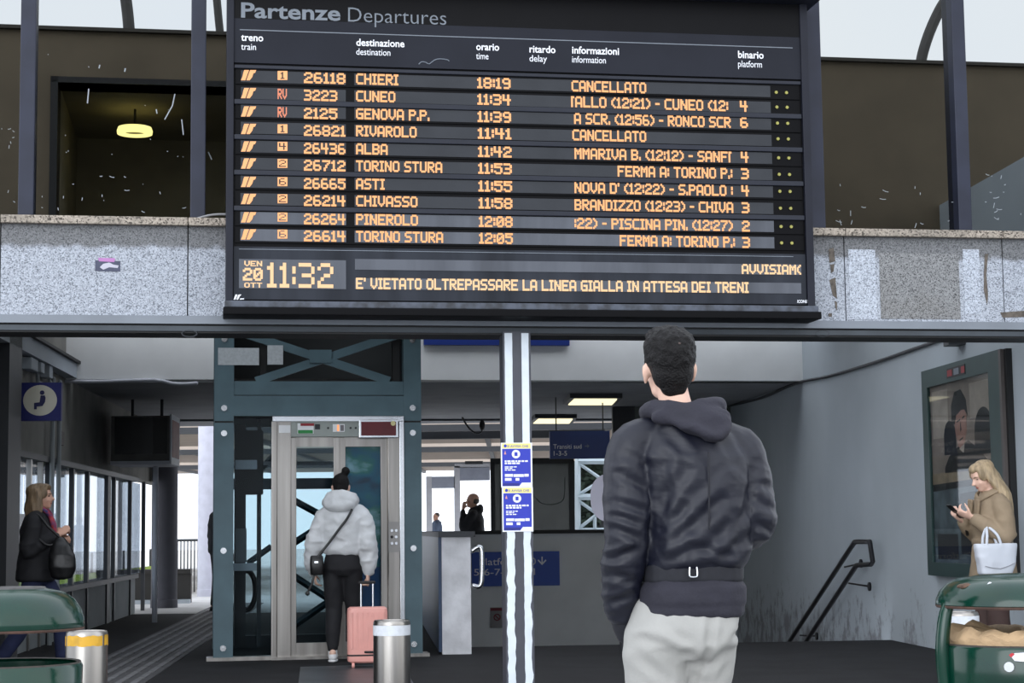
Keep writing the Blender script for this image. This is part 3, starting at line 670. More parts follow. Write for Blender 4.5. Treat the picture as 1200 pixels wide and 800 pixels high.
M_LEDR = emit('led_red', (1.0, .26, .10), .9)
def bu(x, y, w=WB): return FAC.uv(x, y, w)
bl, br = bu(265, 200)[0], bu(950.5, 200)[0]
bb = .5*(bu(300, 371)[1]+bu(930, 373)[1]); bt = bu(600, 2)[1]+.06
board = thing('departure_board', 'large black departure board with orange lettering hung on the granite front', 'departure board', FAC.p((bl+br)/2, bb, .2))
box('case', M_CASE, board, FAC, bl, br, bb+.03, bt, .02, WB-.03, bev=.01)
# raised edge frame, lower lip
fi = bu(273.5, 200)[0]; fo = bu(942, 200)[0]
box('frame_side', M_CASE, board, FAC, bl, fi, bb+.06, bt, WB-.03, WB+.012, bev=.004); box('frame_side', M_CASE, board, FAC, fo, br, bb+.06, bt, WB-.03, WB+.012, bev=.004)
yl = lambda x, yL, yR: yL+(yR-yL)*(x-272)/(943-272)
def bv(yL, yR): return .5*(bu(272, yL)[1]+bu(943, yR)[1])
lip0, lip1 = bv(370, 373), bv(353, 358)
bm = bmesh.new(); prism(bm, Frame(FAC.p(0, 0), TH+math.pi/2), [], 0, 0) if False else bx(bm, FAC, bl-.015, br+.035, lip0, lip0+.05, .0, WB+.035, .006); obj('lower_lip', bm, M_GLOSS, board)
box('lip_strip', mat('lip_scuffed', (70, 76, 88), .5, var=.75, scale=14), board, FAC, bl-.005, br+.02, lip0+.05, lip1, .0, WB+.02, bev=.004)
box('hood', M_BARS, board, FAC, bl-.02, br+.06, bt-.005, bt+.05, .0, WB+.16, bev=.004)
box('back_panel', M_GLOSS, board, FAC, fi, fo, lip1, bt, WB-.03, WB-.02)
# header
hv = bv(75, 91)
hd = box('header_panel', M_SLATE, board, FAC, fi, fo, hv, bt, WB-.022, WB-.004)
tv = bv(25, 40); box('title_shade', mat('title_shade_black', (10, 10, 13), .5, spec=.12), hd, FAC, fi+.002, fo-.002, tv, bt-.001, WB-.006, WB-.0033)  # shade below the hood, painted as a black band on the header
wz = WB-.0025
bm = bmesh.new(); text_px(bm, 'Partenze', FAC, 282.5, 399, 19.5, 24.5, 18, wz, .022); obj('title_lettering', bm, M_PRINTG, hd, keep=True)
bm = bmesh.new(); text_px(bm, 'Departures', FAC, 408, 523, 25.3, 29.2, 18, wz, -.008); obj('subtitle_lettering', bm, M_PRINTG, hd, keep=True)
a, b = bu(281, 33.6), bu(929, 57); box('rule', M_PRINTG, hd, FAC, a[0], b[0], .5*(a[1]+b[1])-.003, .5*(a[1]+b[1])+.003, WB-.004, WB-.002)
for it, en, x0, x1, x2, yb in (('treno', 'train', 282.5, 308.5, 300, 47.6), ('destinazione', 'destination', 417.5, 474, 457.5, 53.6), ('orario', 'time', 558, 585, 572.5, 58.5), ('ritardo', 'delay', 620.5, 651, 641, 61.3), ('informazioni', 'information', 670.5, 725.5, 710, 62.6), ('binario', 'platform', 865, 895, 893, 67.8)):
    sl = .025*(x1-x0)
    bm = bmesh.new(); text_px(bm, it, FAC, x0, x1, yb, yb+sl, 8.6, wz, .02); obj('column_heading', bm, M_PRINT, hd, keep=True)
    bm = bmesh.new(); text_px(bm, en, FAC, x0, x2, yb+10.6, yb+10.6+.025*(x2-x0), 8.0, wz, .002); obj('column_subheading', bm, M_PRINT, hd, keep=True)
bm = bmesh.new(); tube(bm, [FAC.p(*bu(x, y, wz), wz) for x, y in ((491, 75), (494, 72.5), (499, 73), (503, 75), (509, 70.5), (516, 69), (524, 70), (526, 71.5))], .0035, n=5, k=2); obj('scratch', bm, M_PRINTG, hd)
# ten train rows
rows = [('logo', '1', '26118', 'CHIERI', 466.5, '18:19', 'CANCELLATO', 670, 757, ''), ('logo', 'RV', '3223', 'CUNEO', 463, '11:34', '[ALLO (12:21) - CUNEO (12:', 669.5, 853, '4'), ('logo', 'RV', '2125', 'GENOVA P.P.', 503, '11:39', 'A SCR. (12:56) - RONCO SCR', 673, 856, '6'),
        ('logo', '1', '26821', 'RIVAROLO', 488, '11:41', 'CANCELLATO', 671, 757, ''), ('logo', '4', '26436', 'ALBA', 454, '11:42', 'MMARIVA B. (12:12) - SANF[', 673.5, 857, '4'), ('logo', '2', '26712', 'TORINO STURA', 518, '11:53', 'FERMA A: TORINO P.:', 724, 858, '3'),
        ('logo', '6', '26665', 'ASTI', 450.5, '11:55', "NOVA D' (12:22) - S.PAOLO :", 673.5, 858.5, '4'), ('logo', '2', '26214', 'CHIVASSO', 489, '11:58', 'BRANDIZZO (12:23) - CHIVA', 673.5, 859, '3'), ('logo', '2', '26264', 'PINEROLO', 489.5, '12:08', ':22) - PISCINA PIN. (12:27)', 673.5, 858.5, '2'), ('logo', '6', '26614', 'TORINO STURA', 519, '12:05', 'FERMA A: TORINO P.:', 726.5, 861, '3')]
ly = [88, 109, 130.5, 151, 171.5, 191.5, 213, 233, 254.5, 274.5]        # row centre at x = 290
ry = [107.0, 124.5, 143.5, 162, 184.2, 203.5, 223.5, 243.3, 264.8, 284]  # row centre at x = 871
def yrow(i, x): return ly[i]+(ry[i]-ly[i])*(x-290)/(871-290)
for i, R in enumerate(rows):
    va, vb_ = bu(290, ly[i])[1], bu(871, ry[i])[1]; vc = .5*(va+vb_)
    h = .5*abs(bu(500, yrow(i, 500)-6.8)[1]-bu(500, yrow(i, 500)+6.8)[1])
    dust_reflection = i >= 8
    row = box('display_row', M_GLOSS, board, FAC, fi+.012, fo-.012, vc-h*1.3, vc+h*1.3, WB-.02, WB-.010)
    ms_ = M_STRIPL if dust_reflection else M_STRIP
    box('display_strip', ms_, row, FAC, bu(282, 180)[0], bu(405.5, 180)[0], vc-h, vc+h, WB-.012, WB-.007)
    box('display_strip', ms_, row, FAC, bu(415.5, 180)[0], bu(905, 180)[0], vc-h, vc+h, WB-.012, WB-.007)
    wl_ = WB-.005
    def seg(chars, x0, x1, m=M_LED, th=12.2, fat=1.38, dy=0):
        bm = bmesh.new(); ya, yb_ = yrow(i, x0)+dy, yrow(i, x1)+dy
        led(bm, chars, FAC, x0, x1, ya-th/2, ya+th/2, yb_-th/2, yb_+th/2, wl_, fat); obj('led_lettering', bm, m, row, keep=True, kind='stuff')
    bm = bmesh.new(); c = yrow(i, 291)
    for pts in (((286.2, -6), (291.9, -6), (287.5, 6), (282.3, 6), (284.2, 1.4), (285, -2.4)), ((293.1, -6), (300.3, -6), (299, -2.8), (297, -2.2), (295.6, 2.2), (292.6, 6), (288.7, 6))):
        bm.faces.new([bm.verts.new(FAC.p(*bu(x, c+y, wl_), wl_)) for x, y in pts])
    obj('railway_mark', bm, M_LED, row, keep=True)
    if R[1] == 'RV': seg('RV', 325.5, 336, M_LEDR, 11.5)
    else:
        bm = bmesh.new(); c = yrow(i, 331)-1.0; cols = GL[R[1]]; n = len(cols[0]); off = (6-n)//2+1
        GX, GY = 7, 9; cw, chh = 11.5/GX, 10.5/GY
        for a in range(GX):
            for b in range(GY):
                if 0 <= b-1 < 7 and 0 <= a-off < n and cols[b-1][a-off] == '#': continue
                x0 = 325.3+a*cw; y0 = c-5.2+b*chh
                bm.faces.new([bm.verts.new(FAC.p(*bu(x, y, wl_), wl_)) for x, y in ((x0, y0+chh), (x0+cw, y0+chh), (x0+cw, y0), (x0, y0))])
        obj('led_lettering', bm, M_LED, row, keep=True, kind='stuff')
    seg(R[2], 356.5, 357+9.5*len(R[2]), dy=.6); seg(R[3], 417.5, R[4]); seg(R[5], 559.5+i*.25, 598+i*.3); seg(R[6], R[7], R[8])
    if R[9]: seg(R[9], 867+i*.35, 875.5+i*.35)
    for x in (909.5, 921.5):
        bm = bmesh.new(); q = bu(x+i*.7, yrow(i, x), WB-.008); disc(bm, FAC.p(q[0], q[1], WB-.008), .011, FAC.w, .012, 12); obj('status_light', bm, mat('status_amber', (150, 146, 70), .4), row)
    if i % 2 == 1 and i < 9:
        v2 = .5*(bu(290, (ly[i]+ly[i+1])/2)[1]+bu(871, (ry[i]+ry[i+1])/2)[1]); box('divider_bar', M_BARS, board, FAC, fi+.004, fo-.004, v2-h*.42, v2+h*.42, WB-.02, WB+.002, bev=.004)
v2 = bv(78.5, 96.5); box('divider_bar', M_BARS, board, FAC, fi+.004, fo-.004, v2-h*.3, v2+h*.3, WB-.02, WB+.002, bev=.004)
# clock and message panel
cv1, cv0 = bv(289, 297), lip1+.012
cpn = box('message_panel', M_PANL, board, FAC, fi+.004, fo-.004, cv0, cv1, WB-.022, WB-.006)
box('rule', M_PRINTG, cpn, FAC, bu(280, 292)[0], bu(930, 302)[0], bv(291.5, 300.5)-.002, bv(291.5, 300.5)+.002, WB-.006, WB-.004)
wl_ = WB-.0015
box('clock_window', M_STRIPL, cpn, FAC, bu(280, 320)[0], bu(405.5, 320)[0], bu(340, 338)[1], bu(340, 304)[1], WB-.007, WB-.003)
def seg2(ch, x0, x1, a0, b0, a1, b1, m=M_LEDP, fat=1.42):
    bm = bmesh.new(); led(bm, ch, FAC, x0, x1, a0, b0, a1, b1, wl_, fat); obj('led_lettering', bm, m, cpn, keep=True, kind='stuff')
seg2('VEN', 286.5, 307, 305.5, 311.5, 305.9, 312); seg2('20', 285, 307.5, 314, 328, 314.5, 328.5); seg2('OTT', 286.5, 307, 331, 336.5, 331.4, 337); seg2('11:32', 313, 390.5, 307.5, 336.5, 308.5, 337.5, fat=1.05)
box('message_strip', M_STRIPL, cpn, FAC, bu(416, 310)[0], bu(939, 310)[0], bv(312.5+1.3, 322.5-.2), bv(301+.3, 310), WB-.007, WB-.003)
box('message_strip', M_STRIPL, cpn, FAC, bu(416, 330)[0], bu(939, 330)[0], bv(338, 343), bv(324.5, 331), WB-.007, WB-.003)
seg2("E' VIETATO OLTREPASSARE LA LINEA GIALLA IN ATTESA DEI TRENI", 417.5, 877, 325.5, 338, 331.5, 342.5)
seg2('AVVISIAM(', 869.5, 938.5, 309.5, 320.5, 310.5, 321.5)
bm = bmesh.new(); text_px(bm, 'ICONE', FAC, 934.5, 946, 356.5-2, 357-2, 3.6, WB-.004, .02); obj('maker_mark', bm, M_PRINT, cpn, keep=True)
bm = bmesh.new()
for pts in (((273.5, 351), (276, 345), (278.5, 345), (276, 351)), ((277, 351), (279.5, 345), (283, 345), (281, 347), (279, 351)), ((281, 351), (286, 350.6), (286, 349.4), (281.4, 349.6))): bm.faces.new([bm.verts.new(FAC.p(*bu(x, y, WB-.003), WB-.003)) for x, y in reversed(pts)])
obj('railway_mark', bm, M_PRINT, cpn, keep=True)

# ================================================================== COLUMN WITH NOTICES
pc = FAC.uv(608, 600, .04); PU = pc[0]
colm = thing('steel_column', 'grey steel column painted with two white stripes under the departure board', 'column', FAC.p(PU, 0, 0))
uw = lambda px: px/172.
box('shaft', mat('column_grey', (72, 74, 82), .55, metal=.2, var=.12), colm, FAC, PU-uw(16.5), PU+uw(16.5), 0, vbot+.02, -.12, .035)
M_STRIPE = mat('stripe_white', (214, 222, 230), .6, var=.1, scale=10)
def ragged(side):
    bm = bmesh.new(); r = random.Random(side); a, b = (PU-uw(14.5), PU-uw(5.5)) if side < 0 else (PU+uw(5.5), PU+uw(14)); n = 110; z1 = vbot+.01
    prev = None
    for k in range(n+1):
        z = z1*k/n; low = 1.0 if z < 1.1 else .1
        wob = low*.006*noise.noise(V((z*5, side*3, 0)))+low*.010*noise.noise(V((z*17, side*7, 2)))
        L_ = a+(wob if side < 0 else 0)+(.5*wob if side > 0 else 0); R_ = b+wob+low*.006*noise.noise(V((z*9, 5, side)))
        cur = [bm.verts.new(FAC.p(L_, z, .0385)), bm.verts.new(FAC.p(R_, z, .0385)), bm.verts.new(FAC.p(L_, z, .035)), bm.verts.new(FAC.p(R_, z, .035))]
        if prev:
            bm.faces.new((prev[0], prev[1], cur[1], cur[0])); bm.faces.new((prev[0], cur[0], cur[2], prev[2])); bm.faces.new((prev[1], prev[3], cur[3], cur[1]))
        prev = cur
    obj('white_stripe', bm, M_STRIPE, colm)
ragged(-1); ragged(1)
M_NBLUE = mat('notice_blue', (38, 52, 172), .5, var=.06, scale=12); M_NYEL = mat('notice_yellow', (232, 220, 132), .5, var=.05)
def notice(label, x0, x1, y0, y1, seed):
    w = .045; a = FAC.uv(x0, y1, w); b = FAC.uv(x1, y0, w)
    n = thing('notice', label, 'notice', FAC.p((a[0]+b[0])/2, a[1], .04), 0, None)
    box('paper', M_WHITE, n, FAC, a[0], b[0], a[1], b[1], .0388, .0415)
    W_, H_ = b[0]-a[0], b[1]-a[1]; f = lambda s, t: (a[0]+W_*s, b[1]-H_*t)
    def blk(nm, m, s0, s1, t0, t1, ww=.0430): p, q = f(s0, t1), f(s1, t0); box(nm, m, n, FAC, p[0], q[0], p[1], q[1], .0415, ww)
    blk('yellow_header', M_NYEL, .04, .95, .015, .125); blk('blue_field', M_NBLUE, .04, .95, .135, .97)
    blk('dark_footer', mat('notice_navy', (26, 34, 128), .5), .06, .58, .905, .965, .0436)
    bm = bmesh.new(); prism(bm, FAC, [f(.56, .985), f(.97, .985), f(.97, .895), f(.66, .895)], .0415, .0444); obj('white_corner', bm, M_WHITE, n)
    bm = bmesh.new(); c = f(.48, .255); disc(bm, FAC.p(c[0], c[1], .0432), W_*.135, FAC.w, .003, 20); obj('round_symbol', bm, M_WHITE, n)
    bm = bmesh.new(); c = f(.48, .255); bx(bm, FAC, c[0]-W_*.05, c[0]+W_*.05, c[1]-W_*.06, c[1]+W_*.06, .0445, .0452); obj('symbol_core', bm, M_NBLUE, n)
    bm = bmesh.new(); p, q = f(.12, .2), f(.17, .2); prism(bm, FAC, [f(.10, .26), f(.17, .26), f(.135, .175)], .043, .0440); obj('warning_mark', bm, mat('notice_pink', (220, 150, 140), .5), n)
    bm = bmesh.new()
    for t, s1, hh in ((.395, .86, .035), (.44, .62, .04), (.53, .5, .022), (.565, .38, .02), (.6, .48, .022)):
        s = .12; r = random.Random(seed+int(t*1000))
        while s < s1:
            l = r.uniform(.05, .14); p, q = f(s, t+hh), f(min(s+l, s1), t); bx(bm, FAC, p[0], q[0], p[1], q[1], .043, .0434); s += l+.025
    for t, spans in ((.7, ((.12, .38), (.74, .88))), (.705, ((.4, .72),)), (.79, ((.12, .33), (.46, .58)))):
        for s0, s1 in spans: p, q = f(s0, t+.06), f(s1, t); bx(bm, FAC, p[0], q[0], p[1], q[1], .043, .0434)
    obj('printed_lines', bm, M_WHITE, n, kind='stuff')
    bm = bmesh.new(); p = f(.2, .1); q = f(.88, .1); text_on(bm, 'SI AVVISA CHE', FAC, p[0], q[0], p[1], H_*.05, .0436, .01); obj('header_print', bm, M_NBLUE, n, keep=True)
    bm = bmesh.new(); c = f(.14, .07); disc(bm, FAC.p(c[0], c[1], .0432), W_*.05, FAC.w, .0016, 12); obj('header_mark', bm, M_NBLUE, n)
notice('upper of two blue notices with yellow headers stuck on the striped column', 587.5, 623.5, 518.5, 571, 1)
notice('lower of two blue notices with yellow headers stuck on the striped column', 589, 624.5, 570.5, 623, 2)

# ================================================================== LIFT
LF = Frame(at(370, 769, 16.6), TH); LF.o.z = 0
lu = lambda x, y=620: LF.uv(x, y)[0]
lv = lambda y, x=370: LF.uv(x, y)[1]
lift = thing('lift', 'teal steel and glass lift tower with stainless doors under the departure board', 'lift', LF.p(0, 0, -.9))
u0, u1, u2, u3 = lu(250.5), lu(273.5), lu(474), lu(494.5)
TOPV = 3.62
M_LGL = glass('lift_glass', (.74, .80, .82), refl=.3, rough=0)
M_BOLT = mat('bolt_steel', (206, 208, 210), .25, metal=.9)
D = 1.9
seam = lv(494)
for a, b in ((u0, u1), (u2, u3)):
    po = box('post', M_TEAL, lift, LF, a, b, 0, seam-.008, -.16, 0); po2 = box('post', M_TEAL, lift, LF, a, b, seam+.008, TOPV, -.16, 0); box('post_joint', M_BLACK, lift, LF, a+.004, b-.004, seam-.008, seam+.008, -.15, -.006)
    cx = (a+b)/2
    for y in (397.5, 478, 507.5, 644.5, 758.5):
        bm = bmesh.new(); q = LF.uv(300, y); disc(bm, LF.p(cx, q[1], .008), .027, LF.w, .016, 16); disc(bm, LF.p(cx, q[1], .02), .014, LF.w, .02, 6); obj('bolt', bm, M_BOLT, lift, smooth=40)
    box('base_plate', M_STEEL, lift, LF, a-.06 if a == u0 else a-.02, b+.0+(.02 if a == u0 else .06), 0, .03, -.2, .03)
for a, b in ((u0, u1), (u2, u3)): box('rear_post', M_TEAL, lift, LF, a, b, 0, TOPV, -D, -D+.14)
box('base_plate', M_STEEL, lift, LF, u1, lu(318), 0, .035, -.1, .03)
bv1, bvm, bv0 = lv(446.5), lv(463), lv(487)
box('cross_beam', M_TEAL, lift, LF, u1, u2, bvm+.004, bv1, -.14, -.012); box('cross_beam', M_TEAL, lift, LF, u1, u2, bv0, bvm-.004, -.14, -.006)
box('top_beam', M_TEAL, lift, LF, u1, u2, TOPV-.2, TOPV, -.14, -.01)
xt = lv(396)
cxm, cvm = lu(376), lv(417)
for s, (xa, ya, xb, yb_) in enumerate(((300, 394.5, 457, 446), (457, 394.5, 300, 446))):
    bm = bmesh.new(); a = LF.uv(xa, ya-8 if True else ya); a = LF.uv(xa, ya); b = LF.uv(xb, yb_)
    dx, dy = b[0]-a[0], b[1]-a[1]; a2 = (a[0]-dx*.25, a[1]-dy*.25) ; nx, ny = -dy, dx; l = math.hypot(nx, ny); h = .038; nx, ny = nx/l*h, ny/l*h
    prism(bm, LF, [(a2[0]+nx, a2[1]+ny), (a2[0]-nx, a2[1]-ny), (b[0]-nx, b[1]-ny), (b[0]+nx, b[1]+ny)], -.06-s*.012, -.03-s*.012); obj('cross_brace', bm, M_TEAL, lift)
bm = bmesh.new(); bx(bm, LF, cxm-.1, cxm+.1, cvm-.06, cvm+.06, -.075, -.022); obj('brace_plate', bm, M_TEAL, lift)
box('white_label', mat('frosted_film', (172, 178, 182), .6, var=.15, scale=40), lift, LF, lu(254.5), lu(303), lv(428), lv(408), .001, .006); box('white_label', MATS['frosted_film'], lift, LF, lu(313), lu(331.5), lv(427), lv(404.5), -.02, -.016)
box('guide_rail', M_BLACK, lift, LF, lu(305), lu(312), bv1, TOPV-.2, -.25, -.12); box('guide_rail', M_BLACK, lift, LF, lu(463), lu(471), bv1, TOPV-.2, -.25, -.12)
box('machine_box', mat('shaft_dark', (40, 44, 46), .7), lift, LF, u1, u2, bv1+.08, TOPV-.1, -1.2, -.7)
box('shaft_side', M_DGREY, lift, LF, u1-.02, u1, bv0, TOPV, -D, -.2); box('shaft_side', M_DGREY, lift, LF, u2, u2+.02, bv0, TOPV, -D, -.2)
box('cabin_roof', MATS['shaft_dark'], lift, LF, u1, u2, bv0, bv0+.1, -D+.1, -.16)
# glass sides, back frame with braces
gx0, gx1 = lu(275), lu(318)
box('side_pane', M_LGL, lift, LF, u1, gx1, .035, bv0-.02, -.055, -.045)
box('side_glass', M_LGL, lift, LF, u0+.03, u0+.04, .04, bv0, -D+.15, -.17); box('side_glass', M_LGL, lift, LF, u3-.04, u3-.03, .04, bv0, -D+.15, -.17)
box('rear_pane', M_LGL, lift, LF, u1, u2, .1, bv0, -D+.05, -D+.06)
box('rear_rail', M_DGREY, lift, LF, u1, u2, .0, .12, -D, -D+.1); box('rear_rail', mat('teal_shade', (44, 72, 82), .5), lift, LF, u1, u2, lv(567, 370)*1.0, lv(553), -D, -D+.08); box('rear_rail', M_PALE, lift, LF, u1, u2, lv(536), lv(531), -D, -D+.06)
def lbar(name, x0, y0, x1, y1, r, m, w=-D+.03):
    bm = bmesh.new(); a = LF.p(*LF.uv(x0, y0, w), w); b = LF.p(*LF.uv(x1, y1, w), w); tube(bm, [a, b], r, n=4, k=1, caps=False); obj(name, bm, m, lift)
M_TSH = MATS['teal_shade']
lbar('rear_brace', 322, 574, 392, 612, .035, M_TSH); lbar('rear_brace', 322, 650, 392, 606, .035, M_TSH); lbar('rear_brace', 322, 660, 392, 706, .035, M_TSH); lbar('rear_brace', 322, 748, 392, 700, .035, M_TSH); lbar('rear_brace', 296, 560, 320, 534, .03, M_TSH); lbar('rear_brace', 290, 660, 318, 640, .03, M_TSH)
# buffer column with grille inside the left glass
ba, bb_ = lu(276, 560), lu(309, 560)
box('counterweight', mat('counter_dark', (34, 32, 36), .6), lift, LF, ba, lu(289), .1, bv0-.06, -.75, -.35); box('counterweight', MATS['counter_dark'], lift, LF, ba, lu(310), lv(620-43), lv(501), -.75, -.4)
box('bracket', M_PALE, lift, LF, lu(276), lu(302), lv(548), lv(537), -.3, -.26); box('bracket', M_PALE, lift, LF, lu(273), lu(302), lv(668), lv(659), -.3, -.26)
box('rail_plate', mat('plate_grey', (92, 96, 100), .5, metal=.4), lift, LF, lu(277), lu(290), lv(658), lv(618), -.345, -.34)
box('guide_rail', M_DGREY, lift, LF, lu(303), lu(308), .1, bv0, -.6, -.5)
bm = bmesh.new(); tube(bm, [LF.p(lu(291+11*math.cos(t)), lv(693-24*math.sin(t)), -.7) for t in [math.pi*2*k/20 for k in range(21)]], .025, n=8, k=1, caps=False); obj('cable_loop', bm, M_BLACK, lift)
# steel portal
box('portal_cap', M_CHROME, lift, LF, lu(319), u2-.005, lv(493.5), lv(488), -.06, .03)
pv = lv(511.5)
hdr = box('portal_header', mat('header_steel', (150, 156, 152), .4, metal=.6, var=.12), lift, LF, lu(341), u2-.06, pv, lv(493.5), -.06, .012)
box('portal_side', M_STEEL, lift, LF, lu(318), lu(324.5), 0, lv(493.5), -.10, .025, bev=.006); box('portal_side', M_STEEL, lift, LF, lu(324.5), lu(341), 0, lv(493.5), -.08, .008, bev=.004)
box('portal_side', M_STEEL, lift, LF, lu(455), lu(468.5), 0, pv, -.08, .008, bev=.004); box('portal_side', M_CHROME, lift, LF, lu(468.5), u2-.003, 0, lv(493.5), -.1, .02, bev=.004)
box('paper_label', M_WHITE, lift, LF, lu(326.5), lu(340), lv(507), lv(498), .008, .011)
# door leaves: frame of stiles and rails round a glass pane
def leaf(x0, x1, gx0, gx1, gy0, gy1, wz, gm, label=None):
    d = box('door', M_STEEL, lift, LF, lu(x0), lu(gx0), 0.02, pv-.005, wz-.03, wz, bev=.003)
    box('door_rail', M_STEEL, d, LF, lu(gx0), lu(gx1), lv(gy0), pv-.005, wz-.03, wz); box('door_rail', M_STEEL, d, LF, lu(gx0), lu(gx1), .02, lv(gy1), wz-.03, wz); box('door_stile', M_STEEL, d, LF, lu(gx1), lu(x1), .02, pv-.005, wz-.03, wz, bev=.003)
    box('door_glass', gm, d, LF, lu(gx0), lu(gx1), lv(gy1), lv(gy0), wz-.02, wz-.012); return d
leaf(341, 398.5, 347.5, 391.5, 523, 753, -.035, M_LGL)
leaf(398.5, 455, 405.5, 447, 523, 753, -.055, M_LGL)
# landscape print behind the right leaf and blue panel below
m = bpy.data.materials.new('landscape_print'); m.use_nodes = True; t = m.node_tree; p = t.nodes['Principled BSDF']; p.inputs['Roughness'].default_value = .25
tc = t.nodes.new('ShaderNodeTexCoord'); mp = t.nodes.new('ShaderNodeMapping'); mp.inputs['Scale'].default_value = (2.2, 2.2, 4); n = t.nodes.new('ShaderNodeTexNoise'); n.inputs['Scale'].default_value = 1.6; n.inputs['Detail'].default_value = 8
r = t.nodes.new('ShaderNodeValToRGB'); e = r.color_ramp.elements; e[0].position = .30; e[0].color = (*lin((20, 62, 88)), 1); e[1].position = .72; e[1].color = (*lin((190, 220, 230)), 1); x = e.new(.46); x.color = (*lin((28, 118, 148)), 1); x = e.new(.56); x.color = (*lin((60, 136, 118)), 1)
t.links.new(tc.outputs['Object'], mp.inputs['Vector']); t.links.new(mp.outputs['Vector'], n.inputs['Vector']); t.links.new(n.outputs['Fac'], r.inputs['Fac']); t.links.new(r.outputs['Color'], p.inputs['Base Color'])
M_LAND = m
box('landscape_print', M_LAND, lift, LF, lu(399), lu(452), lv(665), lv(519), -.098, -.09)
box('blue_panel', mat('panel_deep_blue', (18, 74, 128), .4), lift, LF, lu(424), lu(447), lv(745), lv(665), -.098, -.09)
box('door_sill', M_STEEL, lift, LF, lu(318), u2, 0, .025, -.1, .06)
# header fittings
def hb(nm, m, x0, x1, y0, y1, w0=.012, w1=.02, par=hdr, lab=None): return box(nm, m, par, LF, lu(x0), lu(x1), lv(y1), lv(y0), w0, w1, label=lab)
stk = box('safety_sticker', M_WHITE, lift, LF, lu(348.5), lu(367.5), lv(508), lv(496), .012, .016)
hb('red_band', mat('sticker_red', (150, 30, 42), .5), 352, 368, 496, 499, .016, .0175, stk); hb('green_band', mat('sticker_green', (40, 140, 70), .5), 349, 366.5, 503.8, 507.8, .016, .0175, stk); hb('speaker_grille', M_DGREY, 369, 375, 497, 503)
di = box('floor_display', M_WHITE, lift, LF, lu(390), lu(404), lv(506), lv(497), .012, .018); hb('lit_digit', emit('digit_orange', (1, .35, .12), 1.2), 395, 397.5, 497.8, 505, .018, .019, di); hb('display_grid', mat('grid_grey', (120, 116, 120), .5), 399, 403, 498, 505, .018, .019, di)
for x in (384.5, 411, 417): bm = bmesh.new(); disc(bm, LF.p(lu(x), lv(501.5), .014), .01, LF.w, .01, 10); obj('indicator', bm, M_DGREY, hdr)
rb = box('red_display', M_CHROME, lift, LF, lu(420.5), lu(466.5), lv(513.5), lv(492), .015, .055, bev=.006); box('red_screen', mat('screen_maroon', (96, 16, 26), .35, var=.2, scale=12), rb, LF, lu(423), lu(464), lv(510.8), lv(494.5), .055, .058)
bm = bmesh.new(); disc(bm, LF.p(lu(460.5), lv(496.5), .06), .022, LF.w, .008, 14); obj('pale_dot', bm, mat('dot_cream', (214, 206, 150), .5), rb)
# call buttons on the right jamb
cpn_ = box('call_plate', mat('plate_steel', (140, 138, 136), .35, metal=.8), lift, LF, lu(455), lu(468.5), lv(648), lv(612), .008, .014)
for y, x, m_ in ((622.5, 459, M_CHROME), (622.5, 464, M_CHROME), (630, 459, M_BLACK), (630, 464, M_CHROME), (637.5, 459, M_CHROME), (637.5, 464, M_CHROME)): bm = bmesh.new(); disc(bm, LF.p(lu(x), lv(y), .017), .013, LF.w, .008, 12); obj('call_button', bm, m_, cpn_)

# ================================================================== SIGNS, LAMPS, BOXES
def sign_box(name, label, cat, fr, x0, x1, y0, y1, t=.06, m=None, yr=None):
    a = fr.uv(x0, y1); b = fr.uv(x1, y0); th = thing(name, label, cat, fr.p((a[0]+b[0])/2, a[1], -t/2)); box('panel', m or M_BLUE, th, fr, a[0], b[0], a[1], b[1], -t, 0); return th
# seated-figure sign on the left wall
SF = Frame(at(46, 470, 17.6), math.radians(4)); SF.o.z = 0
sg = sign_box('waiting_room_sign', 'square blue sign with a seated figure in a pale circle', 'sign', SF, 20, 72, 448, 493, .08, mat('sign_blue_dark', (22, 30, 104), .45, var=.06))
M_DIAL = mat('sign_cream', (206, 204, 190), .5, var=.04)
def sp(x, y): return SF.uv(x, y)
bm = bmesh.new(); c = sp(47, 469); rx = sp(66.8, 469)[0]-c[0]; rz = c[1]-sp(47, 487)[1]; prism(bm, SF, [(c[0]+rx*math.cos(k*math.pi/18), c[1]+rz*math.sin(k*math.pi/18)) for k in range(36)], 0, .004); obj('pale_disc', bm, M_DIAL, sg)
bm = bmesh.new(); c = sp(49.5, 460); disc(bm, SF.p(c[0], c[1], .005), .022, SF.w, .003, 16)
prism(bm, SF, [sp(*q) for q in ((47.8, 463.2), (52.6, 463.2), (53.6, 466), (52.8, 471), (50, 475.5), (46, 476), (43.2, 476.2), (43.2, 479.5), (40, 479.5), (40, 472), (46.5, 471.2))], .0042, .0065); obj('seated_figure', bm, mat('figure_navy', (22, 28, 84), .5), sg)
bm = bmesh.new(); c = sp(24, 452); text_on(bm, '1', SF, c[0]-.008, c[0]+.008, c[1]-.02, .035, .003, 0); obj('small_mark', bm, M_DIAL, sg, keep=True)
box('bracket', M_DGREY, sg, SF, sp(46, 470)[0]-.5, sp(20, 470)[0], sp(46, 466)[1], sp(46, 462)[1], -.06, -.03)
# blue sign on the white band (upper part is behind the beam)
BDw = Frame(BD.p(0, 0, .08), math.radians(9.6))
a = BDw.uv(497, 404.5); b = BDw.uv(667.5, 404); bs = thing('direction_sign', 'long blue sign on the white band, mostly hidden by the beam', 'sign', BDw.p((a[0]+b[0])/2, a[1], 0))
box('panel', M_BLUE, bs, BDw, a[0], b[0], .5*(a[1]+b[1]), .5*(a[1]+b[1])+.42, -.07, 0)
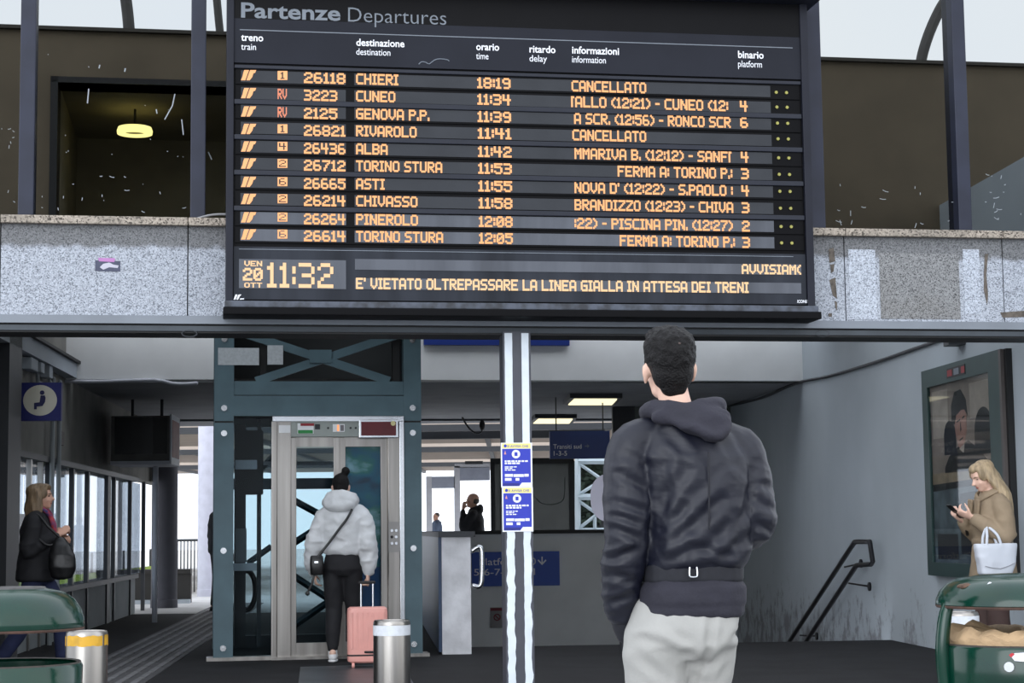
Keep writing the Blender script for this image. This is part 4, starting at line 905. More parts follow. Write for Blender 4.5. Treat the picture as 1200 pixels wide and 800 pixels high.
# hanging sign to platforms
HS = Frame(at(680, 520, 24), math.radians(3)); HS.o.z = 0
hs = sign_box('platform_sign', 'navy hanging sign reading Transiti sud beside the striped column', 'sign', HS, 644.5, 714.5, 504.5, 537.5, .08, M_NAVY)
bm = bmesh.new(); text_px(bm, 'Transiti sud', HS, 648.5, 681.5, 525.5, 525.5, 5.6, .003, .0); obj('lettering', bm, M_PRINT, hs, keep=True, kind='stuff')
bm = bmesh.new(); text_px(bm, '1-3-5', HS, 649, 664.5, 533.8, 533.6, 5.8, .003, .0); obj('lettering', bm, M_PRINT, hs, keep=True, kind='stuff')
bm = bmesh.new(); c = HS.uv(688, 522.5); r_ = .028
for q in ([(-r_, -.006), (r_*.4, -.006), (r_*.4, .006), (-r_, .006)], [(.0, r_), (r_, 0), (0, -r_), (.006, -r_*.4), (.5*r_, 0), (.006, r_*.4)]): prism(bm, HS, [(c[0]+x, c[1]+y) for x, y in q], .001, .004)
obj('arrow', bm, M_PRINTG, hs)
for x in (652, 707): bm = bmesh.new(); u = HS.uv(x, 504)[0]; tube(bm, [HS.p(u, HS.uv(x, 505)[1], -.04), HS.p(u, VB, -.04)], .008, n=6, k=1); obj('hanger_rod', bm, M_DGREY, hs)
# blue platform sign on the far stairwell wall
BKs = Frame(BK.p(0, 0, .03), math.radians(2))
ps = sign_box('platform_sign', 'blue wall sign with platform numbers and down arrow behind the column', 'sign', BKs, 553, 655.5, 645.5, 687, .028, mat('sign_mid_blue', (14, 70, 170), .45, var=.05))
bm = bmesh.new(); text_px(bm, 'Platform 10', BKs, 562, 628, 662.5, 661, 8.6, .003, .004); obj('lettering', bm, M_PRINT, ps, keep=True, kind='stuff')
bm = bmesh.new(); text_px(bm, '5-6-7-8-9-11', BKs, 555.5, 627, 674.5, 673, 8.2, .003, .004); obj('lettering', bm, M_PRINT, ps, keep=True, kind='stuff')
bm = bmesh.new()
for q in (((634.5, 652), (636, 652), (636, 661), (634.5, 661)), ((635.2, 662), (630, 656.5), (631, 655.2), (635.2, 659.6)), ((635.2, 662), (635.2, 659.6), (639.4, 655.2), (640.4, 656.5))): prism(bm, BKs, [BKs.uv(*z) for z in q], .001, .004)
obj('down_arrow', bm, M_PRINT, ps)
pn = sign_box('prohibition_notice', 'small grey notice with red header on the far stairwell wall', 'notice', BKs, 574.5, 590.5, 711.5, 735.5, .012, mat('notice_pale', (136, 134, 136), .6))
a = BKs.uv(575, 715.5); b = BKs.uv(590, 712); box('red_header', mat('dull_red', (120, 40, 52), .6), pn, BKs, a[0], b[0], a[1], b[1], 0, .003)
bm = bmesh.new(); c = BKs.uv(582.5, 723); ring = [2*math.pi*k/20 for k in range(21)]; tube(bm, [BKs.p(c[0]+.042*math.cos(k), c[1]+.042*math.sin(k), .003) for k in ring], .008, n=6, k=1, caps=False); tube(bm, [BKs.p(c[0]-.03, c[1]+.03, .003), BKs.p(c[0]+.03, c[1]-.03, .003)], .008, n=6, k=1); obj('red_ring', bm, MATS['dull_red'], pn)
# flat ceiling lamps
M_TUBE = emit('lamp_cream', (1.0, .90, .58), 1.25)
def ceil_lamp(label, pts):
    q = [onplane(x, y, V((0, 0, VB-.05)), V((0, 0, 1))) for x, y in pts]; c = sum(q, V())/4
    l = thing('ceiling_lamp', label, 'lamp', c+V((0, 0, -.01)))
    big = [c+(p-c)*1.22 for p in q]; bm = bmesh.new(); poly_slab(bm, [(p.x, p.y) for p in big], VB-.06, VB); obj('housing', bm, M_DGREY, l)
    bm = bmesh.new(); poly_slab(bm, [(p.x, p.y) for p in q], VB-.075, VB-.05); obj('diffuser', bm, M_TUBE, l)
ceil_lamp('nearer and larger of the two lit lamps under the dark ceiling', [(666, 472.5), (717, 472.5), (723, 466), (673, 466)])
ceil_lamp('farther and smaller of the two lit lamps under the dark ceiling', [(625, 494.5), (667, 494.5), (671, 489.5), (631, 489.5)])
# monitor box hanging over the left aisle
MB = Frame(at(200, 540, 23.2), math.radians(4)); MB.o.z = 0
mu_ = lambda x: MB.uv(x, 510)[0]
z0, z1 = MB.uv(165, 540)[1], MB.uv(165, 487)[1]
mo = thing('monitor_box', 'boxy hanging display with dark screen and red side panel over the left aisle', 'display', MB.p(mu_(165), z0, -.3))
box('housing', mat('monitor_grey', (92, 90, 86), .6, var=.2), mo, MB, mu_(130), mu_(199), z0, z1, -.95, 0, bev=.01)
box('screen', mat('screen_black', (10, 16, 18), .25), mo, MB, mu_(134.5), mu_(179), z0+.09, z1-.02, .0, .006); box('screen_border', mat('monitor_dark', (40, 38, 36), .5), mo, MB, mu_(179), mu_(196), z0+.09, z1-.02, 0, .005)
SD = Frame(MB.p(mu_(199), 0, 0), math.radians(94)); box('side_frame', M_PALE, mo, SD, 0, .95, z0-.04, z1+.02, 0, .02); box('side_panel', mat('faded_red', (150, 92, 84), .6, var=.3, scale=8), mo, SD, .09, .85, z0+.05, z1-.05, .02, .026)
box('lower_rail', M_PALE, mo, MB, mu_(130), mu_(199), z0-.045, z0, -.95, .02)
for x in (150, 185): bm = bmesh.new(); tube(bm, [MB.p(mu_(x), z1, -.4), MB.p(mu_(x), VB, -.4)], .02, n=8, k=1); obj('hanger', bm, M_DGREY, mo)
bm = bmesh.new(); p0 = MB.p(mu_(176), 0, -.6); tube(bm, [V((p0.x, p0.y, z0-.045)), V((p0.x, p0.y, 0))], .035, n=10, k=1); obj('support_post', bm, M_PALE, mo)
# pipes under the dark ceiling
pp = thing('pipe_run', 'bundle of dark pipes fixed under the ceiling of the left aisle', 'pipes', (-3.9, 24, VB-.1))
for k in range(4):
    X0 = -3.15+k*.13; bm = bmesh.new(); tube(bm, [V((X0-.079*(Y-22), Y, VB-.10-.02*(k % 2))) for Y in (20.9, 25, 29.2)], .04 if k < 2 else .022, n=8, k=1); obj('pipe', bm, mat('pipe_grey', (84, 84, 88), .5, metal=.3), pp)
cb = bmesh.new(); tube(cb, [BD.p(*BD.uv(x, y, .03), .03) for x, y in ((62, 446.5), (120, 447), (180, 445), (200, 449), (215, 450), (230, 449))], .022, n=8, k=2); cbo = obj('cable', cb, M_PALE, smooth=60); tag(cbo, 'thick pale cable along the lower edge of the white band at left', 'cable')
# cable on the right wall
cbm = bmesh.new(); q = []
for x, y in ((852, 476.5), (895, 466), (935, 449), (975, 440.5), (1030, 424), (1075, 408.5), (1112, 396), (1118, 393)):
    tt = (x-600)/F; Y = RW0/(tt+.079); q.append(at(x, y, Y)+V((-.03, 0, 0)))
tube(cbm, q, .017, n=6, k=4); tag(obj('cable', cbm, mat('cable_dark', (58, 60, 64), .6), smooth=60), 'dark cable sagging along the top of the right wall', 'cable')
# loose cable and camera under the far ceiling
cbm = bmesh.new(); tube(cbm, [at(x, y, 28) for x, y in ((541, 487), (545, 495), (551, 503), (558, 507.5), (564, 506), (565, 500))], .014, n=6, k=3); ball(cbm, at(565, 498, 28), (.045, .045, .08)); cbo = obj('security_camera', cbm, M_BLACK, smooth=60); tag(cbo, 'small black camera with looping cable under the far ceiling', 'camera')
bm = bmesh.new(); bx(bm, IDENT, -2.2, 1.5, at(560, 510, 30).z-.05, at(560, 505, 30).z, -30.2, -30); struct('trim_cable_tray', bm, M_DGREY)
# round sign back on a post, beside the man
rs = thing('round_sign', 'grey round sign plate on a post half hidden by the man', 'sign', V((at(722, 740, 16.8).x, 16.8, 0)))
c = at(721, 583, 16.8); bm = bmesh.new(); lathe_m = bm
R_ = 29/F*16.8; fr = Frame(c, math.radians(-4)); prism(bm, fr, [(math.copysign(abs(math.cos(k))**.8, math.cos(k))*R_, math.copysign(abs(math.sin(k))**.8, math.sin(k))*R_) for k in [2*math.pi*j/40 for j in range(40)]], -.015, .01); obj('plate', bm, mat('plate_lilac', (172, 170, 184), .5, var=.04), rs)
bm = bmesh.new(); tube(bm, [V((c.x+.05, c.y+.04, 0)), V((c.x+.05, c.y+.04, c.z+.1))], .03, n=10, k=1); obj('post', bm, M_DGREY, rs)

# ================================================================== POSTER CASE ON THE RIGHT WALL
RF = Frame((rw(0), 0, 0), math.radians(90)+math.atan(.079))     # u into depth (negative = nearer), seen from the left: w points left
RU = lambda x: RW0/((x-600)/F+.079)/math.cos(math.atan(.079))
# frame axes for the right wall: u grows towards the viewer so that text reads correctly
RF = Frame((rw(0), 0, 0), math.radians(-90)+math.atan(.079))
def rz(x, y): Y = RW0/((x-600)/F+.079); return at(x, y, Y).z
def ru(x): Y = RW0/((x-600)/F+.079); return -Y/math.cos(math.atan(.079))
pu0, pu1 = ru(1090.5), ru(1183); pz1 = .5*(rz(1090.5, 435)+rz(1182, 410)); pz0 = rz(1108, 675)
ptr = thing('poster_case', 'tall dark green poster case with film poster on the right wall', 'poster', RF.p((pu0+pu1)/2, pz0, 0))
M_PFR = mat('case_green', (40, 66, 64), .4, metal=.2, var=.15)
box('back', M_PFR, ptr, RF, pu0, pu1, pz0, pz1, 0, .05)
box('frame_rail', M_PFR, ptr, RF, pu0, pu1, pz1-.16, pz1, .05, .08); box('frame_rail', M_PFR, ptr, RF, pu0, pu1, pz0, pz0+.12, .05, .08); box('frame_stile', M_PFR, ptr, RF, pu0, pu0+.16, pz0+.12, pz1-.16, .05, .08); box('frame_stile', M_PFR, ptr, RF, pu1-.26, pu1, pz0+.12, pz1-.16, .05, .08)
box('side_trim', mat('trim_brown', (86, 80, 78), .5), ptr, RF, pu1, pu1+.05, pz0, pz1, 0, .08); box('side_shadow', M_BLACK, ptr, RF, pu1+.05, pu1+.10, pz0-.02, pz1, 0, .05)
a0, a1, b0, b1 = pu0+.16, pu1-.26, pz0+.12, pz1-.16
sheet = box('poster_sheet', mat('poster_brown', (150, 134, 124), .6, var=.35, scale=2.5), ptr, RF, a0, a1, b0, b1, .05, .053)
pf_ = lambda s, t: (a0+(a1-a0)*s, b1-(b1-b0)*t)
def pposter(nm, m, pts, w): bm = bmesh.new(); prism(bm, RF, [pf_(*q) for q in pts], .053, w); obj(nm, bm, m, sheet)
M_PD = mat('poster_dark', (34, 32, 34), .6, var=.2); M_PA = mat('poster_stone', (184, 168, 156), .6, var=.25, scale=5)
arc = lambda cx, cy, rx, ry: [(cx+rx*math.cos(math.pi*k/12), cy-ry*math.sin(math.pi*k/12)) for k in range(13)]
pposter('stone_panel', M_PA, [(.03, .03), (.3, .03), (.3, .3), (.03, .3)], .0536); pposter('stone_panel', M_PA, [(.66, .03), (.95, .03), (.95, .22), (.66, .22)], .0536)
pposter('arch', M_PD, [(.22, .4)]+[(.22, .28)]+[(x, y) for x, y in reversed(arc(.32, .3, .10, .09))]+[(.42, .4)], .0540); pposter('arch', M_PD, [(.72, .42)]+list(reversed(arc(.86, .3, .14, .13)))+[(1.0, .42)], .0540)
pposter('jacket', M_PD, [(.22, .47), (.3, .41), (.42, .37), (.62, .335), (.78, .39), (.9, .45), (.92, .5), (.22, .5)], .0545)
pposter('face', mat('poster_skin', (176, 130, 116), .6, var=.2, scale=6), [(.40, .19), (.54, .13), (.6, .19), (.6, .28), (.56, .345), (.5, .38), (.46, .36), (.42, .29)], .0550)
pposter('hair', M_PD, [(.36, .22), (.36, .13), (.42, .06), (.52, .05), (.6, .11), (.62, .2), (.575, .165), (.52, .165), (.44, .19), (.41, .24)], .0556)
for q in ([(.445, .222), (.5, .212), (.5, .222), (.445, .23)], [(.535, .205), (.575, .198), (.575, .207), (.535, .215)], [(.48, .325), (.54, .312), (.54, .322), (.48, .334)], [(.5, .22), (.52, .27), (.5, .285)]): pposter('facial_feature', M_PD, q, .0556)
pposter('shirt_collar', M_PA, [(.47, .375), (.56, .35), (.54, .40)], .0552)
pposter('stone_ledge', mat('poster_tan', (156, 136, 112), .6, var=.3, scale=6), [(.0, .5), (1, .48), (1, .54), (.0, .56)], .0545); pposter('dark_band', M_PD, [(0, .56), (1, .54), (1, .57), (0, .6)], .0545)
pposter('lower_scene', mat('poster_steel', (104, 114, 120), .6, var=.5, scale=5), [(0, .6), (1, .57), (1, 1), (0, 1)], .0540); pposter('dark_block', M_PD, [(.05, .84), (.4, .84), (.4, .98), (.05, .98)], .0545)
pposter('dark_block', M_PD, [(.45, .62), (.95, .60), (.95, .95), (.45, .95)], .0545)
bm = bmesh.new(); bx(bm, RF, *(lambda p, q: (p[0], q[0], q[1], p[1]))(pf_(.36, -.075), pf_(.66, -.02)), .08, .084); lg = obj('name_plate', bm, mat('plate_black', (24, 20, 24), .5), ptr)
for s0, s1, m_ in ((.37, .45, mat('plate_red', (140, 30, 38), .5)), (.6, .655, MATS['plate_red']), (.48, .56, M_PRINTG)): bm = bmesh.new(); bx(bm, RF, *(lambda p, q: (p[0], q[0], q[1], p[1]))(pf_(s0, -.065), pf_(s1, -.03)), .084, .086); obj('plate_print', bm, m_, lg)
box('glass_front', glass('case_glass', (.88, .9, .9), refl=.3), ptr, RF, a0, a1, b0, b1, .068, .072)
# handrails on the right wall
hrl = bmesh.new()
def rp(x, y, off=.1): Y = RW0/((x-600)/F+.079); return at(x, y, Y)+V((-off, 0, 0))
# the two sloping rails run on below the stair edge
up_, lo_ = [rp(937, 748), rp(1013, 634.5), rp(1031, 634.5)], [rp(1035, 660.5), rp(1015, 662), rp(957, 748)]
e1 = up_[0]+(up_[0]-up_[1])*.4; e2 = lo_[2]+(lo_[2]-lo_[1])*.4
hand = thing('stair_handrail', 'dark double handrail looping round at the stairs on the right wall', 'handrail', lo_[0])
bm = bmesh.new(); tube(bm, [e1, up_[0], up_[1], up_[1]+(up_[2]-up_[1])*.1, up_[2], up_[2]+(lo_[0]-up_[2])*.12, lo_[0]-(lo_[0]-up_[2])*.1, lo_[0]+(lo_[1]-lo_[0])*.12, lo_[1], lo_[2], e2], .026, n=10, k=1); obj('rail', bm, mat('rail_dark', (40, 40, 44), .35, metal=.6), hand, smooth=60)
for (x, y), (x2, y2) in (((1006, 683), (1020, 687)), ((1001, 664), (1010, 660)), ((948, 744), (958, 745))):
    a = rp(x, y); b = rp(x2, y2, .0); bm = bmesh.new(); tube(bm, [a, b], .010, n=6, k=1); disc(bm, b+V((-.01, 0, 0)), .045, V((-1, -.08, 0)), .02, 14); obj('wall_bracket', bm, MATS['rail_dark'], hand)
# pillar-like small box at the top right of the wall
bm = bmesh.new(); p = rp(1130, 398, .06); bx(bm, Frame(p, 0), -.1, .06, -.05, .08, -.1, .1); tag(obj('junction_box', bm, M_DGREY), 'small grey junction box at the top of the right wall', 'junction box')

# ================================================================== BINS AND BOLLARDS
M_GREEN = mat('bin_green', (2, 50, 37), .16, var=.2, scale=5, rgb2=(2, 40, 30)); M_RUST = mat('rust', (84, 60, 50), .8, var=.4, scale=30); M_INN = mat('bin_inside', (34, 34, 34), .8)
def bin_(label, px, ptop, plid, prim, R, Y, ash, liner):
    c = at(px, 620, Y); zt_, zl, zr = at(px, ptop, Y).z, at(px, plid, Y-R).z, at(px, prim, Y-R*.96).z; c = V((c.x, c.y, 0))
    t = thing('litter_bin', label, 'bin', c)
    h = zt_-zl; bm = bmesh.new()
    prof = [(0, zl+.04), (R*.9, zl+.035), (R*.97, zl), (R, zl+.008), (R*.995, zl+h*.22), (R*.95, zl+h*.48), (R*.86, zl+h*.72), (R*.72, zl+h*.90), (R*.58, zt_-.006), (R*.46, zt_)]
    prof += [(R*.42, zt_-.015), (0, zt_-.02)] if ash else [(R*.2, zt_+.004), (0, zt_+.005)]
    lathe(bm, c, prof, 48); lid = obj('lid', bm, M_GREEN, t, smooth=50)
    bm = bmesh.new(); r = random.Random(int(px)); n = 80
    lathe(bm, c, [(R*1.002, zl+.001), (R*1.003, zl+.006), (R*.99, zl-.003)], 48); obj('worn_rim', bm, M_RUST, lid)
    if ash:
        bm = bmesh.new(); lathe(bm, c, [(0, zt_-.012), (R*.40, zt_-.010), (R*.47, zt_+.004), (R*.5, zt_-.004)], 40); ap = obj('ash_tray', bm, mat('ash_grey', (78, 76, 76), .7, var=.5, scale=30), lid, smooth=50)
    else:
        bm = bmesh.new()
        for dx, dy, s in ((-.72, -.40, .026), (-.67, -.44, .022), (-.76, -.34, .020)):
            zz = zl+h*.66; ball(bm, c+V((dx*R, dy*R, zz)), (s, s*.8, s*.5), sub=2)
        obj('rust_patch', bm, mat('rust_orange', (104, 78, 62), .8, var=.5, scale=40), lid)
        bm = bmesh.new()
        for pts in (((-.55, -.62, .62), (-.50, -.62, .72), (-.44, -.62, .66)), ((-.44, -.62, .68), (-.36, -.68, .58))): tube(bm, [c+V((x*R, y*R, zl+h*z+.006)) for x, y, z in pts], .006, n=5, k=1)
        obj('white_scrape', bm, M_PRINT, lid)
    bm = bmesh.new(); zb = .12
    lathe(bm, c, [(0, zb), (R*.62, zb), (R*.74, zb+.1), (R*.9, zr*.62), (R*.975, zr-.12), (R*.985, zr-.012), (R*.96, zr), (R*.90, zr-.008), (R*.89, zr-.12), (R*.7, zb+.12), (0, zb+.08)], 48); body = obj('body', bm, M_GREEN, t, smooth=50)
    bm = bmesh.new(); lathe(bm, c, [(R*.9, zr+.001), (R*.955, zr+.004), (R*.97, zr-.006)], 48); obj('rim', bm, mat('rim_worn', (58, 52, 46), .7, var=.5, scale=30), body)
    for k, a in enumerate((math.radians(192 if liner else 232), math.radians(60 if liner else 165), math.radians(-40 if liner else 130))):
        d = V((math.cos(a), math.sin(a), 0)); bm = bmesh.new(); tube(bm, [c+d*R*1.0+V((0, 0, zr-.16)), c+d*R*1.03+V((0, 0, zr-.02)), c+d*R*.97+V((0, 0, zl-.02)), c+d*R*.86+V((0, 0, zl+.04))], [.022, .024, .022, .016], n=8, k=3); obj('bracket', bm, M_GREEN, body, smooth=60)
    bm = bmesh.new(); lathe(bm, c, [(0, 0), (R*.6, 0), (R*.6, .02), (.05, .035), (.05, zb), (0, zb)], 28); obj('pedestal', bm, M_GREEN, t, smooth=40)
    if liner:
        bm = bmesh.new(); n = 60; r = random.Random(4); rings = []
        for rad, hh, wob in ((.86, -.3, 0), (.88, .0, .01), (.90, .03, .02), (.80, .05, .018), (.5, .03, .02), (.2, .02, .01)):
            rings.append([bm.verts.new(c+V((math.cos(2*math.pi*j/n)*R*rad, math.sin(2*math.pi*j/n)*R*rad, zr+hh+wob*1.6*noise.noise(V((math.cos(2*math.pi*j/n)*3, math.sin(2*math.pi*j/n)*3, hh*20)))))) for j in range(n)])
        for A, B in zip(rings, rings[1:]):
            for j in range(n): bm.faces.new((A[j], A[(j+1) % n], B[(j+1) % n], B[j]))
        bm.faces.new(rings[-1])
        pb = obj('paper_bag', bm, mat('kraft_paper', (190, 160, 124), .8, var=.25, scale=12, bump=.3), smooth=50); tag(pb, 'crumpled brown paper bag lying in the mouth of the right litter bin', 'bag')
        bm = bmesh.new(); a = math.radians(-95)
        for k in range(8):
            pass
        def onb(px_, py_):  # point on the body's cylinder
            rr_ = ray(px_, py_); o = CAM; dx, dy = rr_.x, rr_.y; fx, fy = o.x-c.x, o.y-c.y; A_ = dx*dx+dy*dy; B_ = 2*(fx*dx+fy*dy); C_ = fx*fx+fy*fy-(R*1.0)**2; tt = (-B_-math.sqrt(max(B_*B_-4*A_*C_, 0)))/(2*A_); return o+rr_*tt
        q = [onb(*z) for z in ((1183, 767), (1189, 765), (1200, 764), (1212, 764), (1212, 774), (1200, 775), (1189, 774))]; nrm = (q[2]-c); nrm.z = 0; nrm.normalize()
        fs = bm.faces.new([bm.verts.new(p+nrm*.006) for p in q]); obj('torn_label', bm, M_PRINT, body, label='torn white label', keep=True)
        bm = bmesh.new(); fs = bm.faces.new([bm.verts.new(p+nrm*.008) for p in (onb(1182, 767), onb(1186, 764.5), onb(1189, 766), onb(1185, 770))]); obj('label_corner', bm, mat('label_red', (190, 40, 50), .6), body, keep=True)
        bm = bmesh.new(); p = onb(1183, 781); d = p-c; d.z = 0; disc(bm, p+d.normalized()*.004, .016, d, .012, 16); obj('lock', bm, M_CHROME, body)
    return t
bin_('green domed litter bin with ashtray top at the bottom left corner', 12, 689, 742, 783, 86/F*6.2, 6.2, True, False)
bin_('green domed litter bin with brown paper bag at the bottom right corner', 1190, 673, 714, 759, 94/F*6.2, 6.2, False, True)
def bollard(label, px, wpx, ptop, Y, band, bm_, broken):
    c = at(px, 600, Y); R = wpx/2/F*Y; zt_ = at(px, ptop, Y).z; c = V((c.x, c.y, 0)); t = thing('bollard', label, 'bollard', c)
    bm = bmesh.new(); lathe(bm, c, [(0, 0), (R, 0), (R, zt_-.03), (R*.98, zt_-.012), (R*.93, zt_-.004), (R*.9, zt_-.012), (0, zt_-.02)], 40); obj('tube', bm, M_STEEL, t, smooth=40)
    bm = bmesh.new(); lathe(bm, c, [(0, 0), (R*1.25, 0), (R*1.25, .012), (R, .015)], 36); obj('base_ring', bm, M_CHROME, t, smooth=40)
    z1_, z0_ = at(px, band[0], Y-R).z, at(px, band[1], Y-R).z; n = 48; bm = bmesh.new(); r = random.Random(int(px))
    for j in range(n):
        a0_, a1_ = 2*math.pi*j/n, 2*math.pi*(j+1)/n
        if broken and (j % 16 == 12): continue
        jt = lambda a: .008*noise.noise(V((math.cos(a)*4, math.sin(a)*4, px))) if broken else 0
        f = lambda a, z, rr=R*1.012: bm.verts.new(c+V((rr*math.cos(a), rr*math.sin(a), z)))
        bm.faces.new((f(a0_, z0_+jt(a0_)), f(a1_, z0_+jt(a1_)), f(a1_, z1_+jt(a1_)*1.5), f(a0_, z1_+jt(a0_)*1.5)))
    obj('reflective_band', bm, bm_, t, keep=True)
M_YEL = mat('tape_yellow', (214, 164, 46), .5, var=.25, scale=14); M_TAPE = mat('tape_white', (212, 216, 222), .5, var=.12, scale=30)
bollard('steel bollard with torn yellow band beside the left litter bin', 103.5, 48, 738, 11.2, (745, 757), M_YEL, True)
bollard('steel bollard with white band in front of the pink suitcase', 458.5, 43, 725.5, 12.6, (733, 745), M_TAPE, False)
bollard('steel bollard with white band seen through the right litter bin', 1121, 42, 716, 13.0, (722, 735), M_TAPE, False)
# metal mat in front of the lift
bm = bmesh.new(); q = [ground(x, y) for x, y in ((352, 782), (472, 778), (500, 830), (345, 838))]; poly_slab(bm, [(p.x, p.y) for p in q], .0, .006); tag(obj('floor_mat', bm, mat('mat_dark', (78, 80, 84), .4, metal=.4, var=.4, scale=3)), 'worn metal floor plate in front of the lift doors', 'mat')
# ================================================================== PEOPLE
M_SKIN = mat('skin', (206, 160, 138), .55, var=.08, scale=14); M_SKINP = mat('skin_pale', (222, 182, 162), .55, var=.06, scale=14)
M_NYLON = mat('nylon_navy', (10, 13, 29), .5, var=.12, scale=8, bump=.2, bscale=7, spec=.45, stretch=(1, 1, 2.6))
M_RIB_ = mat('rib_knit', (25, 26, 34), .8, var=.2, scale=60); M_HOOD = mat('jersey_charcoal', (36, 35, 46), .85, var=.14, scale=20, bump=.15, bscale=90)
M_CHINO = mat('cotton_stone', (160, 159, 155), .85, var=.06, scale=6, bump=.1, bscale=120); M_HAIRB = mat('hair_black', (15, 13, 14), .6, spec=.25, var=.4, scale=60, bump=.5, bscale=140)
M_HAIRL = mat('hair_blonde', (176, 154, 122), .5, var=.4, scale=18, stretch=(3, 3, .35), bump=.4, bscale=30); M_HAIRD = mat('hair_dark_blonde', (128, 106, 80), .5, var=.45, scale=18, stretch=(3, 3, .35), bump=.4, bscale=30)
M_PUFF = mat('puffer_white', (206, 208, 210), .6, var=.08, scale=8, bump=.15, bscale=30); M_BLKC = mat('cloth_black', (20, 20, 25), .8, var=.25, scale=10); M_JEAN = mat('denim_navy', (30, 38, 72), .85, var=.2, scale=20)
M_TRENCH = mat('trench_beige', (144, 126, 103), .8, var=.12, scale=8); M_BRN = mat('cloth_brown', (62, 44, 40), .8, var=.2, scale=9); M_SHOE = mat('shoe_white', (214, 214, 214), .6); M_SHOEB = mat('shoe_dark', (26, 26, 28), .5)
M_LEATH = mat('leather_black', (18, 18, 20), .38, var=.2, scale=20); M_TOTE = mat('tote_white', (196, 200, 208), .6, var=.06, scale=10); M_LIP = mat('lips', (170, 96, 90), .5); M_EYE = mat('eye_dark', (40, 34, 32), .3)
M_SHIRT = mat('shirt_blue', (96, 112, 138), .8); M_GREYH = mat('hair_grey', (96, 88, 84), .7, var=.3, scale=30); M_RIM = mat('rubber', (30, 30, 32), .7)

def fuse(bm, voxel, smooth=6, disp=None):
    """join overlapping closed shapes into one continuous skin"""
    me = bpy.data.meshes.new('f'); bmesh.ops.recalc_face_normals(bm, faces=bm.faces); bm.to_mesh(me); bm.free()
    o = bpy.data.objects.new('f', me); COL.objects.link(o)
    m = o.modifiers.new('r', 'REMESH'); m.mode = 'VOXEL'; m.voxel_size = voxel
    if smooth: s = o.modifiers.new('s', 'SMOOTH'); s.factor = .5; s.iterations = smooth
    bpy.context.view_layer.update()
    me2 = bpy.data.meshes.new_from_object(o.evaluated_get(bpy.context.evaluated_depsgraph_get()))
    bpy.data.objects.remove(o); bpy.data.meshes.remove(me)
    b = bmesh.new(); b.from_mesh(me2); bpy.data.meshes.remove(me2)
    if disp:
        b.normal_update()
        for v, d in [(v, disp(v.co, v.normal)) for v in b.verts]: v.co += v.normal*d
    return b
def folds(amp, sc=(7, 7, 9), seed=0.0, shear=.6):
    """cloth creases: ridged noise, sheared so that they run diagonally"""
    def f(p, n):
        q = V((p.x*sc[0]+shear*p.z*sc[2]*.5+seed, p.y*sc[1]+seed*.7, p.z*sc[2]-shear*p.x*sc[0]*.4))
        a = 1.15-abs(noise.noise(q))**.7*2.1; b = noise.noise(q*2.1+V((3, 1, 7)))
        return amp*(a*.7+b*.45-.35)
    return f
def hand(bm, wrist, fdir, pnorm, side, curl=.5, sc=1.0, spread=.12):
    """palm, four unequal fingers bent at three joints and a thumb from the palm's side; pnorm points out of the palm"""
    f = V(fdir).normalized(); n = V(pnorm); n = (n-f*n.dot(f)).normalized(); s = f.cross(n)*side   # s: towards the thumb
    w = V(wrist); L_ = .092*sc
    tube(bm, [w-f*.03*sc, w+f*.02*sc, w+f*L_*.6, w+f*L_], [(.021*sc, .026*sc), (.017*sc, .032*sc), (.015*sc, .041*sc), (.011*sc, .038*sc)], n=10, k=2, ref=n)
    for i, (off, ln) in enumerate(((.030, .074), (.010, .084), (-.010, .078), (-.029, .062))):
        p = w+f*(L_*.93)+s*off*sc; d = (f+s*(off*spread*8)).normalized(); pts = [p-d*.02*sc]; cur = p; ang = 0
        pts.append(cur)
        for j, fr_ in enumerate((.45, .32, .26)):
            ang += curl*(.75, 1.0, .7)[j]; dd = (d*math.cos(ang)+n*math.sin(ang)).normalized(); cur = cur+dd*ln*sc*fr_; pts.append(cur)
        tube(bm, pts, [.0092*sc, .0095*sc, .0088*sc, .008*sc, .0068*sc], n=8, k=2)
    p = w+f*.03*sc+s*.026*sc; d1 = (f*.55+s*.8+n*.35).normalized(); d2 = (f*.85+s*.25+n*(.3+.5*curl)).normalized()
    tube(bm, [p-d1*.015*sc, p, p+d1*.036*sc, p+d1*.036*sc+d2*.032*sc, p+d1*.036*sc+d2*.058*sc], [.013*sc, .0135*sc, .0115*sc, .0098*sc, .0075*sc], n=8, k=2)
def head_parts(bm, M, nose=1.0, sc=1.0):
    """skull, jaw, brow, cheeks, nose, lips, ears; M places the head centre (eyes at its height)"""
    def B(c, r, sub=3):
        ball_m = M @ Matrix.Translation(V(c)) @ Matrix.Diagonal((*r, 1)); bmesh.ops.create_icosphere(bm, subdivisions=sub, radius=1, matrix=ball_m)
    T = lambda pts, r, **k: tube(bm, [M @ V(p) for p in pts], r, **k)
    B((0, -.012, .032), (.074, .095, .086)); B((0, .03, -.03), (.058, .062, .075)); B((0, .052, -.082), (.034, .032, .026)); B((0, .02, -.07), (.052, .055, .034)); B((0, .066, .028), (.05, .022, .022))
    for s in (-1, 1):
        B((s*.036, .058, -.03), (.022, .022, .024)); B((s*.077, -.008, -.012), (.009, .020, .031)); B((s*.083, -.014, -.004), (.006, .016, .022)); B((s*.076, -.004, -.036), (.007, .010, .012))
    T([(0, .080, .018), (0, .096, -.008), (0, .106*1.0+.004*nose, -.026)], [.008, .010, .012], n=8, k=2); B((-.009, .093, -.030), (.009, .009, .007)); B((.009, .093, -.030), (.009, .009, .007))
    B((0, .078, -.056), (.022, .011, .006)); B((0, .077, -.066), (.019, .011, .007))
